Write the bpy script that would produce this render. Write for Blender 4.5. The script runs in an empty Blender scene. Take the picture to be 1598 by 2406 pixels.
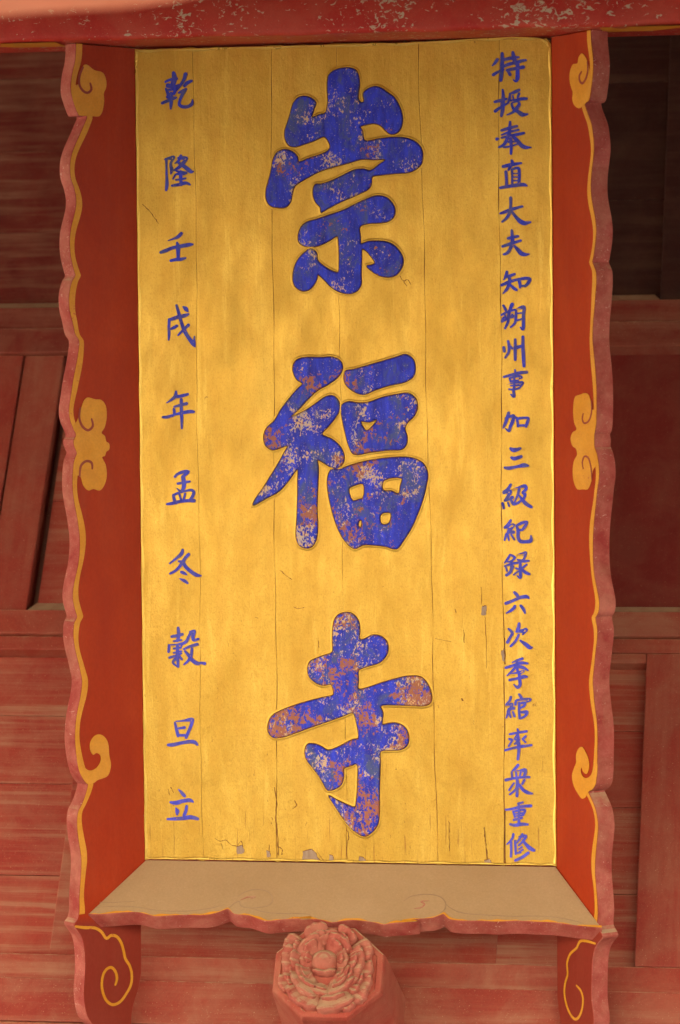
import bpy, bmesh, math, random
from mathutils import Vector, Matrix
from mathutils.geometry import tessellate_polygon
random.seed(7)
SC = bpy.context.scene
COL = SC.collection
R = math.radians

# ------------------------------------------------------------------ camera
GZ = 4.384                      # height of the plaque's foot above the courtyard
CAM_P = Vector((1.12180415, -6.23510201, -2.78445435 + GZ))
CAM_R = Matrix(((0.98620609, 0.00189873, 0.16551116),
                (0.14369113, -0.50616240, -0.85038373),
                (0.08216087, 0.86243609, -0.49945328)))
cam_d = bpy.data.cameras.new('camera')
cam = bpy.data.objects.new('camera', cam_d)
COL.objects.link(cam)
cam.matrix_world = Matrix.Translation(CAM_P) @ CAM_R.to_4x4()
cam_d.sensor_fit = 'VERTICAL'
cam_d.sensor_height = 24.0
cam_d.lens = 7500 / 2406 * 24.0
cam_d.clip_start = 0.05
cam_d.clip_end = 1000
cam_d.dof.use_dof = True
cam_d.dof.focus_distance = 6.92
cam_d.dof.aperture_fstop = 2.2
SC.camera = cam

# ------------------------------------------------------------------ sky and sun
SUN_EL, SUN_AZ = 46.0, -120.5   # sun stands to the left of the hall and a little behind it: the front is in shade
world = bpy.data.worlds.new('World')
SC.world = world
world.use_nodes = True
wn = world.node_tree.nodes
wl = world.node_tree.links
sky = wn.new('ShaderNodeTexSky')
sky.sky_type = 'NISHITA'
sky.sun_disc = False
sky.sun_elevation = R(SUN_EL)
sky.sun_rotation = R(180 - SUN_AZ)
sky.air_density = 1.0
sky.dust_density = 3.0
wl.new(sky.outputs[0], wn['Background'].inputs[0])
wn['Background'].inputs[1].default_value = 0.055
sun_d = bpy.data.lights.new('sun', 'SUN')
sun_d.energy = 4.5
sun_d.angle = R(0.5)
sun_d.color = (1.0, 0.93, 0.82)
sun = bpy.data.objects.new('sun', sun_d)
COL.objects.link(sun)
az = R(SUN_AZ)
to_sun = Vector((math.sin(az) * math.cos(R(SUN_EL)), -math.cos(az) * math.cos(R(SUN_EL)), math.sin(R(SUN_EL))))
sun.rotation_euler = to_sun.to_track_quat('Z', 'Y').to_euler()

SC.view_settings.view_transform = 'Standard'
SC.view_settings.look = 'None'
SC.view_settings.gamma = 1.0
SC.view_settings.exposure = 3.42

# ------------------------------------------------------------------ frames of reference
TILT = R(33)
PL_M = Matrix.Translation((0, 0, GZ)) @ Matrix.Rotation(R(90) + TILT, 4, 'X')   # plaque: x right, y up the board, z out
PL_I = PL_M.inverted()
PW, PH = 0.900, 1.7567
WALL_Y = 0.22

def ray(px, py):
    d = Vector(((px - 799) / 7500, -(py - 1203) / 7500, -1.0))
    return (CAM_R @ d).normalized()

def hit(px, py, p0, n, M=None):
    """point of a plane (in the frame M) seen at a photo measurement"""
    o, d = CAM_P.copy(), ray(px, py)
    if M is not None:
        I = M.inverted()
        o, d = I @ o, I.to_3x3() @ d
    p0, n = Vector(p0), Vector(n)
    return o + d * ((p0 - o).dot(n) / d.dot(n))

def hit_board(px, py, z=0.0):
    return hit(px, py, (0, 0, z), (0, 0, 1), PL_M)

# ------------------------------------------------------------------ materials
def new_mat(name):
    m = bpy.data.materials.new(name)
    m.use_nodes = True
    nt = m.node_tree
    return m, nt, nt.nodes['Principled BSDF']

class NT:
    def __init__(s, nt):
        s.nt = nt
        tc = nt.nodes.new('ShaderNodeTexCoord')
        s.co = tc.outputs['Object']
        s.oi = None
    def link(s, a, b): s.nt.links.new(a, b)
    def put(s, sock, v):
        if isinstance(v, bpy.types.NodeSocket): s.link(v, sock)
        else: sock.default_value = v
    def offset(s):
        """per-object shift so that copies do not repeat each other's grain"""
        oi = s.nt.nodes.new('ShaderNodeObjectInfo')
        mu = s.nt.nodes.new('ShaderNodeVectorMath'); mu.operation = 'SCALE'
        co = s.nt.nodes.new('ShaderNodeCombineXYZ')
        for i in range(3): s.link(oi.outputs['Random'], co.inputs[i])
        s.link(co.outputs[0], mu.inputs[0]); mu.inputs['Scale'].default_value = 17.3
        ad = s.nt.nodes.new('ShaderNodeVectorMath'); ad.operation = 'ADD'
        s.link(s.co, ad.inputs[0]); s.link(mu.outputs[0], ad.inputs[1])
        s.co = ad.outputs[0]
    def noise(s, scale, stretch=(1, 1, 1), detail=6, rough=0.6, dist=0.0, out='Fac'):
        mp = s.nt.nodes.new('ShaderNodeMapping')
        mp.inputs['Scale'].default_value = stretch
        s.link(s.co, mp.inputs['Vector'])
        n = s.nt.nodes.new('ShaderNodeTexNoise')
        n.inputs['Scale'].default_value = scale
        n.inputs['Detail'].default_value = detail
        n.inputs['Roughness'].default_value = rough
        n.inputs['Distortion'].default_value = dist
        s.link(mp.outputs[0], n.inputs['Vector'])
        return n.outputs[out]
    def ramp(s, fac, a, b, lo=0.0, hi=1.0):
        r = s.nt.nodes.new('ShaderNodeMapRange')
        r.inputs['From Min'].default_value = a; r.inputs['From Max'].default_value = b
        r.inputs['To Min'].default_value = lo; r.inputs['To Max'].default_value = hi
        s.link(fac, r.inputs['Value'])
        return r.outputs[0]
    def mix(s, fac, a, b):
        m = s.nt.nodes.new('ShaderNodeMix'); m.data_type = 'RGBA'
        s.put(m.inputs['Factor'], fac)
        for k, v in (('A', a), ('B', b)):
            sock = [i for i in m.inputs if i.name == k and i.type == 'RGBA'][0]
            if isinstance(v, bpy.types.NodeSocket): s.link(v, sock)
            else: sock.default_value = (*v, 1)
        return [o for o in m.outputs if o.type == 'RGBA'][0]
    def math(s, op, a, b=0.0, clamp=False):
        m = s.nt.nodes.new('ShaderNodeMath'); m.operation = op; m.use_clamp = clamp
        s.put(m.inputs[0], a); s.put(m.inputs[1], b)
        return m.outputs[0]
    def sep(s, v):
        n = s.nt.nodes.new('ShaderNodeSeparateXYZ'); s.link(v, n.inputs[0]); return n.outputs
    def normal_z(s):
        g = s.nt.nodes.new('ShaderNodeNewGeometry'); return s.sep(g.outputs['True Normal'])[2]
    def bump(s, bsdf, h, strength=0.3, dist=0.002):
        b = s.nt.nodes.new('ShaderNodeBump')
        b.inputs['Strength'].default_value = strength; b.inputs['Distance'].default_value = dist
        s.link(h, b.inputs['Height']); s.link(b.outputs[0], bsdf.inputs['Normal'])

DUST = (0.47, 0.315, 0.175)

def paint(name, c1, c2, dust=0.25, dust_up=0.8, up0=0.25, up1=0.6, rough=0.6, scale=14, stretch=(1, 1, 1),
          streak=None, streak_amt=0.0, chips=0.0, chip_col=(0.62, 0.52, 0.38), chip_scale=60, bump=0.25, spec=0.3, foot=None):
    m, nt, b = new_mat(name)
    t = NT(nt); t.offset()
    v = t.ramp(t.noise(scale, stretch, 5, 0.62, 0.4), 0.35, 0.68)
    col = t.mix(v, c1, c2)
    if foot:                                    # the lower ends were repainted in another red
        tc = nt.nodes.new('ShaderNodeTexCoord')
        col = t.mix(t.ramp(t.sep(tc.outputs['Object'])[1], -0.125, -0.105, 1.0, 0.0), col, foot)
    fine = t.noise(220, stretch, 3, 0.6)
    col = t.mix(t.ramp(fine, 0.3, 0.7, 0.0, 0.22), col, tuple(x * 0.45 for x in c1))
    if streak:
        s1 = t.ramp(t.noise(1.0, streak, 7, 0.70, 0.25), 0.48, 0.62)
        s2 = t.ramp(t.noise(1.0, tuple(k * 2.7 for k in streak), 6, 0.65, 0.5), 0.49, 0.66)
        big = t.ramp(t.noise(3.0, (1, 1, 1), 2), 0.35, 0.65, 0.45, 1.0)
        col = t.mix(t.math('MULTIPLY', t.math('MULTIPLY', t.math('ADD', t.math('MULTIPLY', s1, 0.75), t.math('MULTIPLY', s2, 0.45), True), big), streak_amt), col, DUST)
    if dust > 0:
        d = t.ramp(t.noise(9, (1, 1, 1), 6, 0.68, 0.6), 0.42, 0.78, 0.0, dust)
        col = t.mix(d, col, DUST)
        sp = t.ramp(t.noise(330, (1, 1, 1), 2, 0.5), 0.66, 0.78, 0.0, min(1, dust * 2.2))
        col = t.mix(sp, col, tuple(min(1, k * 1.15) for k in DUST))
    if chips > 0:
        ch = t.noise(chip_scale, (1, 1.4, 1), 4, 0.6, 0.9)
        reg = t.noise(7, (1, 1, 1), 2)
        cm = t.ramp(t.math('ADD', ch, t.math('MULTIPLY', reg, 0.35)), 0.86 - chips * 0.14, 0.90 - chips * 0.14)
        col = t.mix(cm, col, chip_col)
    if dust_up > 0:
        n = t.ramp(t.math('ADD', t.normal_z(), t.ramp(t.noise(40), 0.3, 0.7, -0.12, 0.12)), up0, up1, 0.0, dust_up)
        col = t.mix(n, col, DUST)
    t.link(col, b.inputs['Base Color'])
    b.inputs['Roughness'].default_value = rough
    b.inputs['Specular IOR Level'].default_value = spec
    h = t.math('ADD', t.noise(90, stretch, 6, 0.7), t.math('MULTIPLY', t.noise(14, stretch, 3), 0.8))
    t.bump(b, h, bump, 0.0015)
    return m

M_INNER = paint('smooth red lacquer', (0.325, 0.025, 0.003), (0.40, 0.038, 0.004), dust=0.015, dust_up=0.5, rough=0.45, scale=7, stretch=(1, 0.45, 1), streak=(22, 1.6, 22), streak_amt=0.025, bump=0.16, spec=0.15, foot=(0.25, 0.034, 0.018),
                chips=0.0)
M_EDGE = paint('weathered pink red edge paint', (0.30, 0.034, 0.026), (0.48, 0.130, 0.092), dust=0.30, dust_up=0.95, up0=0.10, up1=0.42, rough=0.8,
               scale=17, chips=0.22, chip_col=(0.50, 0.25, 0.18), chip_scale=110, bump=0.9)
M_YELLOW = paint('ochre yellow border paint', (0.62, 0.255, 0.010), (0.72, 0.33, 0.022), dust=0.12, dust_up=0.0, rough=0.5, scale=18, bump=0.2, chips=0.06, chip_col=(0.45, 0.11, 0.03), chip_scale=130)
M_GROOVE = paint('dull red in the scroll grooves', (0.27, 0.035, 0.020), (0.33, 0.06, 0.035), dust=0.1, dust_up=0.3, rough=0.6, bump=0.1)
M_DUSTY = paint('dust covered red lacquer', (0.395, 0.255, 0.118), (0.44, 0.29, 0.142), dust=0.25, dust_up=0.0, rough=0.85, scale=6, bump=0.12)
M_BAND = paint('chipped red beam paint', (0.46, 0.028, 0.016), (0.52, 0.050, 0.026), dust=0.14, dust_up=0.4, rough=0.5, scale=9,
               chips=0.52, chip_col=(0.52, 0.38, 0.24), chip_scale=70, bump=0.35)
M_WALL = paint('dusty red door paint', (0.29, 0.036, 0.020), (0.35, 0.058, 0.030), dust=0.28, dust_up=0.95, up0=0.2, up1=0.55, rough=0.62, scale=6,
               streak=(0.9, 0.9, 15), streak_amt=0.36, bump=0.2)
M_STILE = paint('dusty red stile paint', (0.28, 0.034, 0.020), (0.34, 0.055, 0.030), dust=0.22, dust_up=0.95, up0=0.2, up1=0.55, rough=0.6, scale=6,
                streak=(13, 13, 1.1), streak_amt=0.18, bump=0.2)
M_PANEL = paint('red panel paint with dusty grain', (0.32, 0.036, 0.021), (0.38, 0.060, 0.031), dust=0.22, dust_up=0.9, rough=0.62, scale=6,
                streak=(1.1, 1.1, 30), streak_amt=0.55, bump=0.25)
M_PETAL = paint('faded red carved flower', (0.36, 0.075, 0.048), (0.44, 0.12, 0.080), dust=0.38, dust_up=0.9, up0=0.02, up1=0.50, rough=0.8, scale=45, bump=1.0, chips=0.12, chip_col=(0.26, 0.045, 0.03), chip_scale=110)
M_SALMON = paint('sun faded red eave paint', (0.62, 0.19, 0.10), (0.68, 0.25, 0.14), dust=0.25, dust_up=0.5, rough=0.7, scale=5, bump=0.1)
M_LINE = paint('scratched outline in the dust', (0.33, 0.215, 0.115), (0.37, 0.245, 0.13), dust=0.5, dust_up=0.0, rough=0.8, bump=0.0)
M_WOOD = paint('bare grey wood', (0.30, 0.20, 0.13), (0.40, 0.30, 0.21), dust=0.2, dust_up=0.0, rough=0.85, scale=50, stretch=(3, 0.4, 1), bump=0.3)
M_CRACK = paint('dark crack', (0.14, 0.050, 0.013), (0.30, 0.12, 0.025), dust=0.0, dust_up=0.0, rough=0.9, bump=0.0)
M_PAVE = paint('pale courtyard paving', (0.46, 0.415, 0.35), (0.52, 0.47, 0.40), dust=0.2, dust_up=0.0, rough=0.9, scale=2, bump=0.1)
M_ROOF = paint('dark roof boarding', (0.16, 0.05, 0.03), (0.20, 0.07, 0.045), dust=0.2, dust_up=0.0, rough=0.8)

M_RAIL_SHADE = paint('red rail paint with upper shade painted in', (0.19, 0.024, 0.015), (0.24, 0.036, 0.020), dust=0.2, dust_up=0.95, up0=0.2, up1=0.55, rough=0.6, scale=6, streak=(0.9, 0.9, 15), streak_amt=0.20, bump=0.2)  # door paint darkened to put in the upper wall's shade
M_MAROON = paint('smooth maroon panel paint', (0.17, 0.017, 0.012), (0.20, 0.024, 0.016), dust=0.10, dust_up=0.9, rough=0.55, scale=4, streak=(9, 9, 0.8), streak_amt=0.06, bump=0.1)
M_BROWN_SHADE = paint('brown board paint with shade painted in', (0.040, 0.011, 0.008), (0.058, 0.015, 0.010), dust=0.05, dust_up=0.9, rough=0.62, scale=6, streak=(1.3, 1.3, 20), streak_amt=0.08, bump=0.25)  # brown boards with the deep shade up there mixed into the colour
M_REDBROWN_SHADE = paint('red brown board paint with shade painted in', (0.15, 0.018, 0.011), (0.20, 0.028, 0.016), dust=0.12, dust_up=0.9, rough=0.62, scale=6, streak=(1.1, 1.1, 17), streak_amt=0.42, bump=0.25)  # red brown boards, colour darkened for the shade of the upper wall
def gold_mat(name='old gold leaf', lift=0.0):
    m, nt, b = new_mat(name)
    t = NT(nt)
    v = t.ramp(t.noise(4.5, (2.2, 0.7, 1), 6, 0.60, 0.6), 0.34, 0.66)
    col = t.mix(v, (0.54, 0.318, 0.034), (0.68, 0.432, 0.064))
    v2 = t.ramp(t.noise(20, (1.3, 0.7, 1), 6, 0.70, 0.5), 0.42, 0.70, 0.0, 0.55)
    col = t.mix(v2, col, (0.52, 0.285, 0.026))
    vs = t.ramp(t.noise(22, (1, 0.045, 1), 6, 0.68, 0.3), 0.48, 0.74, 0.0, 0.26)
    col = t.mix(vs, col, (0.52, 0.245, 0.026))
    hi = t.ramp(t.noise(34, (1, 0.10, 1), 5, 0.65, 0.4), 0.58, 0.74, 0.0, 0.30)
    col = t.mix(hi, col, (0.92, 0.68, 0.14))
    fine = t.ramp(t.noise(300, (1, 0.6, 1), 4, 0.75), 0.50, 0.76, 0.0, 0.55)
    col = t.mix(fine, col, (0.36, 0.16, 0.016))
    y = t.sep(t.co)[1]
    low = t.ramp(y, 0.0, 0.9, 0.045, -0.01)
    sp = t.math('ADD', t.noise(95, (1, 0.55, 1), 3, 0.6, 1.2), low)
    col = t.mix(t.ramp(sp, 0.73, 0.77, 0.0, 0.8), col, (0.20, 0.080, 0.012))
    sc = t.math('ADD', t.noise(150, (1, 0.045, 1), 3, 0.6, 0.3), t.ramp(y, 0.0, 0.35, 0.10, -0.1))
    col = t.mix(t.ramp(sc, 0.69, 0.76, 0.0, 0.6), col, (0.28, 0.11, 0.018))
    if lift: col = t.mix(lift, col, (0.95, 0.70, 0.16))
    t.link(col, b.inputs['Base Color'])
    b.inputs['Metallic'].default_value = 0.62
    t.link(t.ramp(t.noise(12, (1.5, 0.6, 1), 4, 0.6), 0.3, 0.7, 0.30 if not lift else 0.25, 0.50 if not lift else 0.35), b.inputs['Roughness'])
    h = t.math('ADD', t.math('MULTIPLY', t.noise(160, (1, 0.7, 1), 6, 0.75), 0.5), t.math('ADD', t.math('MULTIPLY', t.noise(16, (1, 0.5, 1), 5, 0.6), 1.6), t.math('MULTIPLY', t.noise(40, (1, 0.05, 1), 4), 0.8)))
    t.bump(b, h, 0.55, 0.0024)
    return m
M_GOLD_LIP = gold_mat('gold lip with painted highlight', 0.22)  # brighter copy of the gold: light caught on the edge is painted in
M_GOLD = gold_mat()

M_JOINT = paint('brown gesso in the joints', (0.20, 0.080, 0.018), (0.30, 0.13, 0.03), dust=0.0, dust_up=0.0, rough=0.7, bump=0.1)
def blue_mat(name, wear, cream=(0.74, 0.46, 0.16), faded=0.0):
    m, nt, b = new_mat(name)
    t = NT(nt)
    v = t.ramp(t.noise(30, (1.6, 0.5, 1), 5, 0.65, 0.4), 0.3, 0.7)
    v = t.math('ADD', t.math('MULTIPLY', v, 0.6), t.ramp(t.noise(70, (1.4, 0.25, 1), 5, 0.65), 0.4, 0.7, 0.0, 0.45), True)
    col = t.mix(v, (0.010, 0.013, 0.22), (0.034, 0.062, 0.78))
    gr = t.ramp(t.noise(22, (1, 0.7, 1), 6, 0.72, 0.7), 0.50, 0.64, 0.0, 0.85)
    col = t.mix(gr, col, (0.070, 0.095, 0.19))
    if faded:
        yy = t.sep(t.co)[1]
        col = t.mix(t.ramp(yy, 0.1, 1.5, 0.75, 0.0), col, t.mix(v, (0.050, 0.050, 0.42), (0.115, 0.125, 0.85)))  # lighter lower down: fading, plus the stronger light there painted in
        col = t.mix(t.ramp(t.noise(48, (1, 1, 1), 4, 0.6), 0.46, 0.72, 0.0, faded * 1.4), col, (0.125, 0.105, 0.15))
        col = t.mix(t.ramp(t.noise(200, (1, 1, 1), 3, 0.6), 0.62, 0.74, 0.0, faded * 1.3), col, (0.36, 0.19, 0.07))
    else:
        y = t.sep(t.co)[1]
        reg = t.noise(14, (1, 1, 1), 4, 0.6, 0.6)
        k = t.math('ADD', t.math('MULTIPLY', reg, 0.95), t.ramp(y, 0.0, 1.75, 0.055 + wear, -0.015 + wear))
        c1 = t.math('ADD', t.math('MULTIPLY', t.noise(185, (1.15, 0.75, 1), 5, 0.66, 0.6), 0.9), k)
        c2 = t.math('ADD', t.math('MULTIPLY', t.noise(130, (1.1, 0.8, 1), 5, 0.64, 0.7), 0.9), t.math('MULTIPLY', t.noise(9, (1, 1, 1), 3), 1.15))
        c2 = t.math('ADD', c2, t.ramp(y, 0.0, 1.4, 0.10, -0.10))
        col = t.mix(t.ramp(c2, 1.125, 1.165, 0.0, 0.92), col, (0.36, 0.120, 0.030))
        col = t.mix(t.ramp(c1, 1.055, 1.095, 0.0, 0.92), col, t.mix(t.ramp(t.noise(70), 0.35, 0.65), cream, (0.46, 0.40, 0.34)))
        tiny = t.ramp(t.noise(380, (1, 0.7, 1), 2, 0.5), 0.66, 0.72, 0.0, 0.6)
        col = t.mix(tiny, col, (0.50, 0.42, 0.33))
    t.link(col, b.inputs['Base Color'])
    b.inputs['Roughness'].default_value = 0.55
    b.inputs['Specular IOR Level'].default_value = 0.3
    t.bump(b, t.noise(140, (1, 0.6, 1), 5, 0.7), 0.3, 0.0012)
    return m
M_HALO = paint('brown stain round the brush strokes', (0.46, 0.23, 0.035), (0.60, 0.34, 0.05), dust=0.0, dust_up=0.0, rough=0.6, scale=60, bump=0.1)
M_BLUE = blue_mat('flaking blue paint', 0.0)
M_INK = blue_mat('thin blue brush paint', 0.0, faded=0.50)
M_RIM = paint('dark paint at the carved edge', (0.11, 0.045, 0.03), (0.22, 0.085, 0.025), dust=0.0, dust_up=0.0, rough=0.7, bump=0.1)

# ------------------------------------------------------------------ mesh helpers
def link(name, me, mats, parent=None, M=None):
    o = bpy.data.objects.new(name, me)
    COL.objects.link(o)
    for m in (mats if isinstance(mats, (list, tuple)) else [mats]): me.materials.append(m)
    if parent is not None: o.parent = parent
    if M is not None: o.matrix_world = M
    return o

def empty(name, M):
    o = bpy.data.objects.new(name, None)
    COL.objects.link(o); o.empty_display_size = 0.1
    o.matrix_world = M
    return o

def tag(o, label=None, cat=None, group=None, kind=None):
    if label: o['label'] = label
    if cat: o['category'] = cat
    if group: o['group'] = group
    if kind: o['kind'] = kind
    return o

def cr(pts, sub=4, closed=True):
    """centripetal Catmull-Rom through the points"""
    n = len(pts); out = []
    rng = range(n if closed else n - 1)
    for i in rng:
        if closed: p = [Vector(pts[(i + k - 1) % n]) for k in range(4)]
        else: p = [Vector(pts[min(max(i + k - 1, 0), n - 1)]) for k in range(4)]
        tt = [0.0]
        for a in range(3): tt.append(tt[-1] + max((p[a + 1] - p[a]).length, 1e-6) ** 0.5)
        for s in range(sub):
            t = tt[1] + (tt[2] - tt[1]) * s / sub
            def L(a, b, ta, tb): return a * ((tb - t) / (tb - ta)) + b * ((t - ta) / (tb - ta))
            A1, A2, A3 = L(p[0], p[1], tt[0], tt[1]), L(p[1], p[2], tt[1], tt[2]), L(p[2], p[3], tt[2], tt[3])
            B1, B2 = L(A1, A2, tt[0], tt[2]), L(A2, A3, tt[1], tt[3])
            out.append(L(B1, B2, tt[1], tt[2]))
    if not closed: out.append(Vector(pts[-1]))
    return out

def area(p): return 0.5 * sum(p[i][0] * p[(i + 1) % len(p)][1] - p[(i + 1) % len(p)][0] * p[i][1] for i in range(len(p)))

def inset(p, d):
    """move each corner of a counter-clockwise loop inwards by d (holes, clockwise, grow outwards of the hole)"""
    n = len(p); out = []
    for i in range(n):
        a, b, c = Vector(p[i - 1][:2]), Vector(p[i][:2]), Vector(p[(i + 1) % n][:2])
        e1, e2 = (b - a), (c - b)
        if e1.length < 1e-9: e1 = e2
        if e2.length < 1e-9: e2 = e1
        e1.normalize(); e2.normalize()
        nn = Vector((-e1.y - e2.y, e1.x + e2.x))
        if nn.length < 1e-6: nn = Vector((-e1.y, e1.x))
        nn.normalize()
        k = max(0.45, nn.dot(Vector((-e1.y, e1.x))))
        out.append(b + nn * (d / k))
    return out

def slab(loops, z0, z1, bev, frame, bm=None, back=False, side_mat=0, top_mat=0, bev_mat=None):
    """plate with outline loops[0] and holes loops[1:], from depth z0 to z1, chamfered by bev; frame(x, y, z) -> Vector"""
    own = bm is None
    if own: bm = bmesh.new()
    if bev_mat is None: bev_mat = side_mat
    L = []
    for k, p in enumerate(loops):
        p = [Vector((q[0], q[1])) for q in p]
        if (area(p) > 0) != (k == 0): p.reverse()
        L.append(p)
    sg = 1 if z1 > z0 else -1
    tops = []
    for p in L:
        n = len(p)
        ins = inset(p, bev) if bev > 0 else p
        r0 = [bm.verts.new(frame(q.x, q.y, z0)) for q in p]
        r1 = [bm.verts.new(frame(q.x, q.y, z1 - sg * bev)) for q in p]
        r2 = [bm.verts.new(frame(q.x, q.y, z1)) for q in ins] if bev > 0 else r1
        for i in range(n):
            j = (i + 1) % n
            f = bm.faces.new((r0[i], r0[j], r1[j], r1[i])); f.material_index = side_mat
            if bev > 0:
                f = bm.faces.new((r1[i], r1[j], r2[j], r2[i])); f.material_index = bev_mat; f.smooth = True
        tops.append((ins, r2, r0))
    flat = [v for t in tops for v in t[1]]
    for tri in tessellate_polygon([[Vector((q.x, q.y, 0)) for q in t[0]] for t in tops]):
        try:
            f = bm.faces.new([flat[i] for i in tri]); f.material_index = top_mat
        except ValueError: pass
    if back:
        flat = [v for t in tops for v in t[2]]
        for tri in tessellate_polygon([[Vector((q.x, q.y, 0)) for q in p] for p in L]):
            try: bm.faces.new([flat[i] for i in tri])
            except ValueError: pass
    if own:
        bmesh.ops.recalc_face_normals(bm, faces=bm.faces)
        return to_mesh(bm)
    return bm

def to_mesh(bm, name='mesh'):
    me = bpy.data.meshes.new(name); bm.to_mesh(me); bm.free(); return me

def ribbon(pts, closed_round=True):
    """outline of a brush stroke through (x, y, width)"""
    P = cr([(a, b, w) for a, b, w in pts], 5, False)
    n = len(P); left, right = [], []
    for i in range(n):
        t = (P[min(i + 1, n - 1)] - P[max(i - 1, 0)]); t.z = 0
        if t.length < 1e-9: t = Vector((1, 0, 0))
        t.normalize(); nn = Vector((-t.y, t.x, 0)); w = P[i].z * 0.5
        left.append(P[i] + nn * w); right.append(P[i] - nn * w)
    def cap(c, a, b, w):
        m = []
        t = (b - a); t.z = 0; t.normalize()
        ang0 = math.atan2((a - c).y, (a - c).x)
        for k in range(1, 4):
            an = ang0 - math.pi * k / 4
            m.append(Vector((c.x + math.cos(an) * w, c.y + math.sin(an) * w, 0)))
        return m
    out = left + cap(P[-1], left[-1], right[-1], P[-1].z * 0.5) + right[::-1] + cap(P[0], right[0], left[0], P[0].z * 0.5)
    return [(q.x, q.y) for q in out]

def box(bm, x0, x1, y0, y1, z0, z1, bev=0.0):
    v = [bm.verts.new((x, y, z)) for x in (x0, x1) for y in (y0, y1) for z in (z0, z1)]
    fs = []
    for q in ((0, 1, 3, 2), (4, 6, 7, 5), (0, 4, 5, 1), (2, 3, 7, 6), (0, 2, 6, 4), (1, 5, 7, 3)):
        fs.append(bm.faces.new([v[i] for i in q]))
    if bev > 0:
        es = list({e for f in fs for e in f.edges})
        bmesh.ops.bevel(bm, geom=es, offset=bev, segments=2, affect='EDGES', profile=0.6)
    return bm

def z_pts(s, ox, oy, k):
    return [(float(a) / k + ox, float(b) / k + oy) for a, b in (q.split(',') for q in s.split())]

# ================================================================== SETTING
gm = bmesh.new(); box(gm, -60, 60, -90, 12, -0.3, 0.0)
tag(link('ground', to_mesh(gm), M_PAVE), kind='structure')

# ------------------------------------------------------------------ panelled wall behind the plaque
W0 = Matrix.Translation((0, WALL_Y, GZ))
wall = empty('panelled_wall', W0)
tag(wall, 'dusty red wooden panelled wall with rails and recessed boards behind the golden plaque', 'wall')
def wpart(name, x0, x1, y0, y1, z0, z1, mat, bev=0.004):
    b = bmesh.new(); box(b, x0, x1, y0, y1, z0, z1, bev)
    return link(name, to_mesh(b), mat, wall)

RX = 0.606
# rails (front faces at y = 0 and a little behind or in front of it)
rails = [(-1.9, 1.9, -0.012, 0.06, 1.462, 1.535), (-1.9, 1.9, -0.004, 0.06, 1.538, 1.603),
         (-1.9, 1.9, -0.002, 0.06, 0.632, 0.668), (-1.9, 1.9, -0.010, 0.06, 0.671, 0.735),
         (-1.9, 1.9, -0.006, 0.06, -0.196, -0.136), (-1.9, 1.9, -0.020, 0.06, -0.30, -0.199),
         (-1.9, 1.9, -0.018, 0.06, -0.46, -0.302), (-1.9, 1.9, -0.018, 0.06, -0.80, -0.463),
         (-1.9, 1.9, -0.01, 0.06, 2.62, 2.80)]
for r in rails: wpart('rail', *r, M_RAIL_SHADE if r[4] > 1.4 else M_WALL, 0.003)
# stiles
stiles = [(-0.968, -0.868, 0.0, 0.055, 0.737, 1.460), (-1.9, -0.971, -0.004, 0.055, 0.737, 1.460),
          (-1.9, -1.25, 0.0, 0.055, -0.134, 0.630), (-0.706, -0.56, 0.0285, 0.055, -0.134, 0.630, M_WALL),
          (RX, 0.72, -0.002, 0.055, -0.134, 0.630), (0.722, 1.9, 0.004, 0.055, -0.134, 0.630),
          (RX, 1.9, 0.0, 0.055, 1.605, 2.618, M_BROWN_SHADE), (0.93, 1.9, 0.0, 0.055, 0.737, 1.460)]
for s in stiles: wpart('stile', *s[:6], s[6] if len(s) > 6 else M_STILE, 0.003)
# sloping beads at the foot of each recess, where the dust gathers
def bead(x0, x1, z, h=0.024, d=0.014, m=0.0, side=0):
    b = bmesh.new()
    v = [b.verts.new(p) for p in ((x0, -0.001, z), (x1, -0.001, z), (x1 - (d if m > 0 else 0), d, z + h), (x0 + (d if m < 0 else 0), d, z + h))]
    b.faces.new(v)
    w = [b.verts.new(p) for p in ((x0, 0.05, z), (x1, 0.05, z), (x1, 0.05, z + h), (x0, 0.05, z + h))]
    b.faces.new((v[0], w[0], w[1], v[1])); b.faces.new((v[3], v[2], w[2], w[3]))
    b.faces.new((v[0], v[3], w[3], w[0])); b.faces.new((v[1], w[1], w[2], v[2]))
    bmesh.ops.recalc_face_normals(b, faces=b.faces)
    return link('bead', to_mesh(b), M_WALL, wall)
bead(-1.9, -0.5, 1.6032, 0.024)
bead(0.2, RX, 1.6032, 0.026, 0.015, 1)
bead(-0.868, -0.4, 0.7352, 0.032, 0.018, -1)
bead(0.3, 0.93, 0.7352, 0.024)
# recessed boards, laid one above another
def boards(x0, x1, zs, y=0.034, mat=None):
    for a, b_ in zip(zs[:-1], zs[1:]):
        wpart('board', x0, x1, y + random.uniform(-0.0015, 0.0015), 0.06, a + 0.0008, b_ - 0.0008, mat or M_PANEL, 0.0015)
boards(-1.9, -0.2, [1.604, 1.86, 2.12, 2.36, 2.62], mat=M_REDBROWN_SHADE)
boards(-0.1, RX + 0.01, [1.604, 1.93, 2.30, 2.62], mat=M_BROWN_SHADE)
boards(-0.848, -0.3, [0.736, 1.05, 1.47], 0.020)
boards(-1.26, -0.698, [-0.135, 0.07, 0.30, 0.475, 0.631])
boards(-0.57, 0.30, [-0.135, 0.10, 0.35, 0.631])
boards(0.30, RX + 0.01, [-0.135, 0.05, 0.26, 0.45, 0.631])
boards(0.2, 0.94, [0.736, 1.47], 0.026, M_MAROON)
wpart('head_strip', RX - 0.34, RX, -0.0005, 0.05, 0.606, 0.6305, M_WALL, 0.003)
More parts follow.
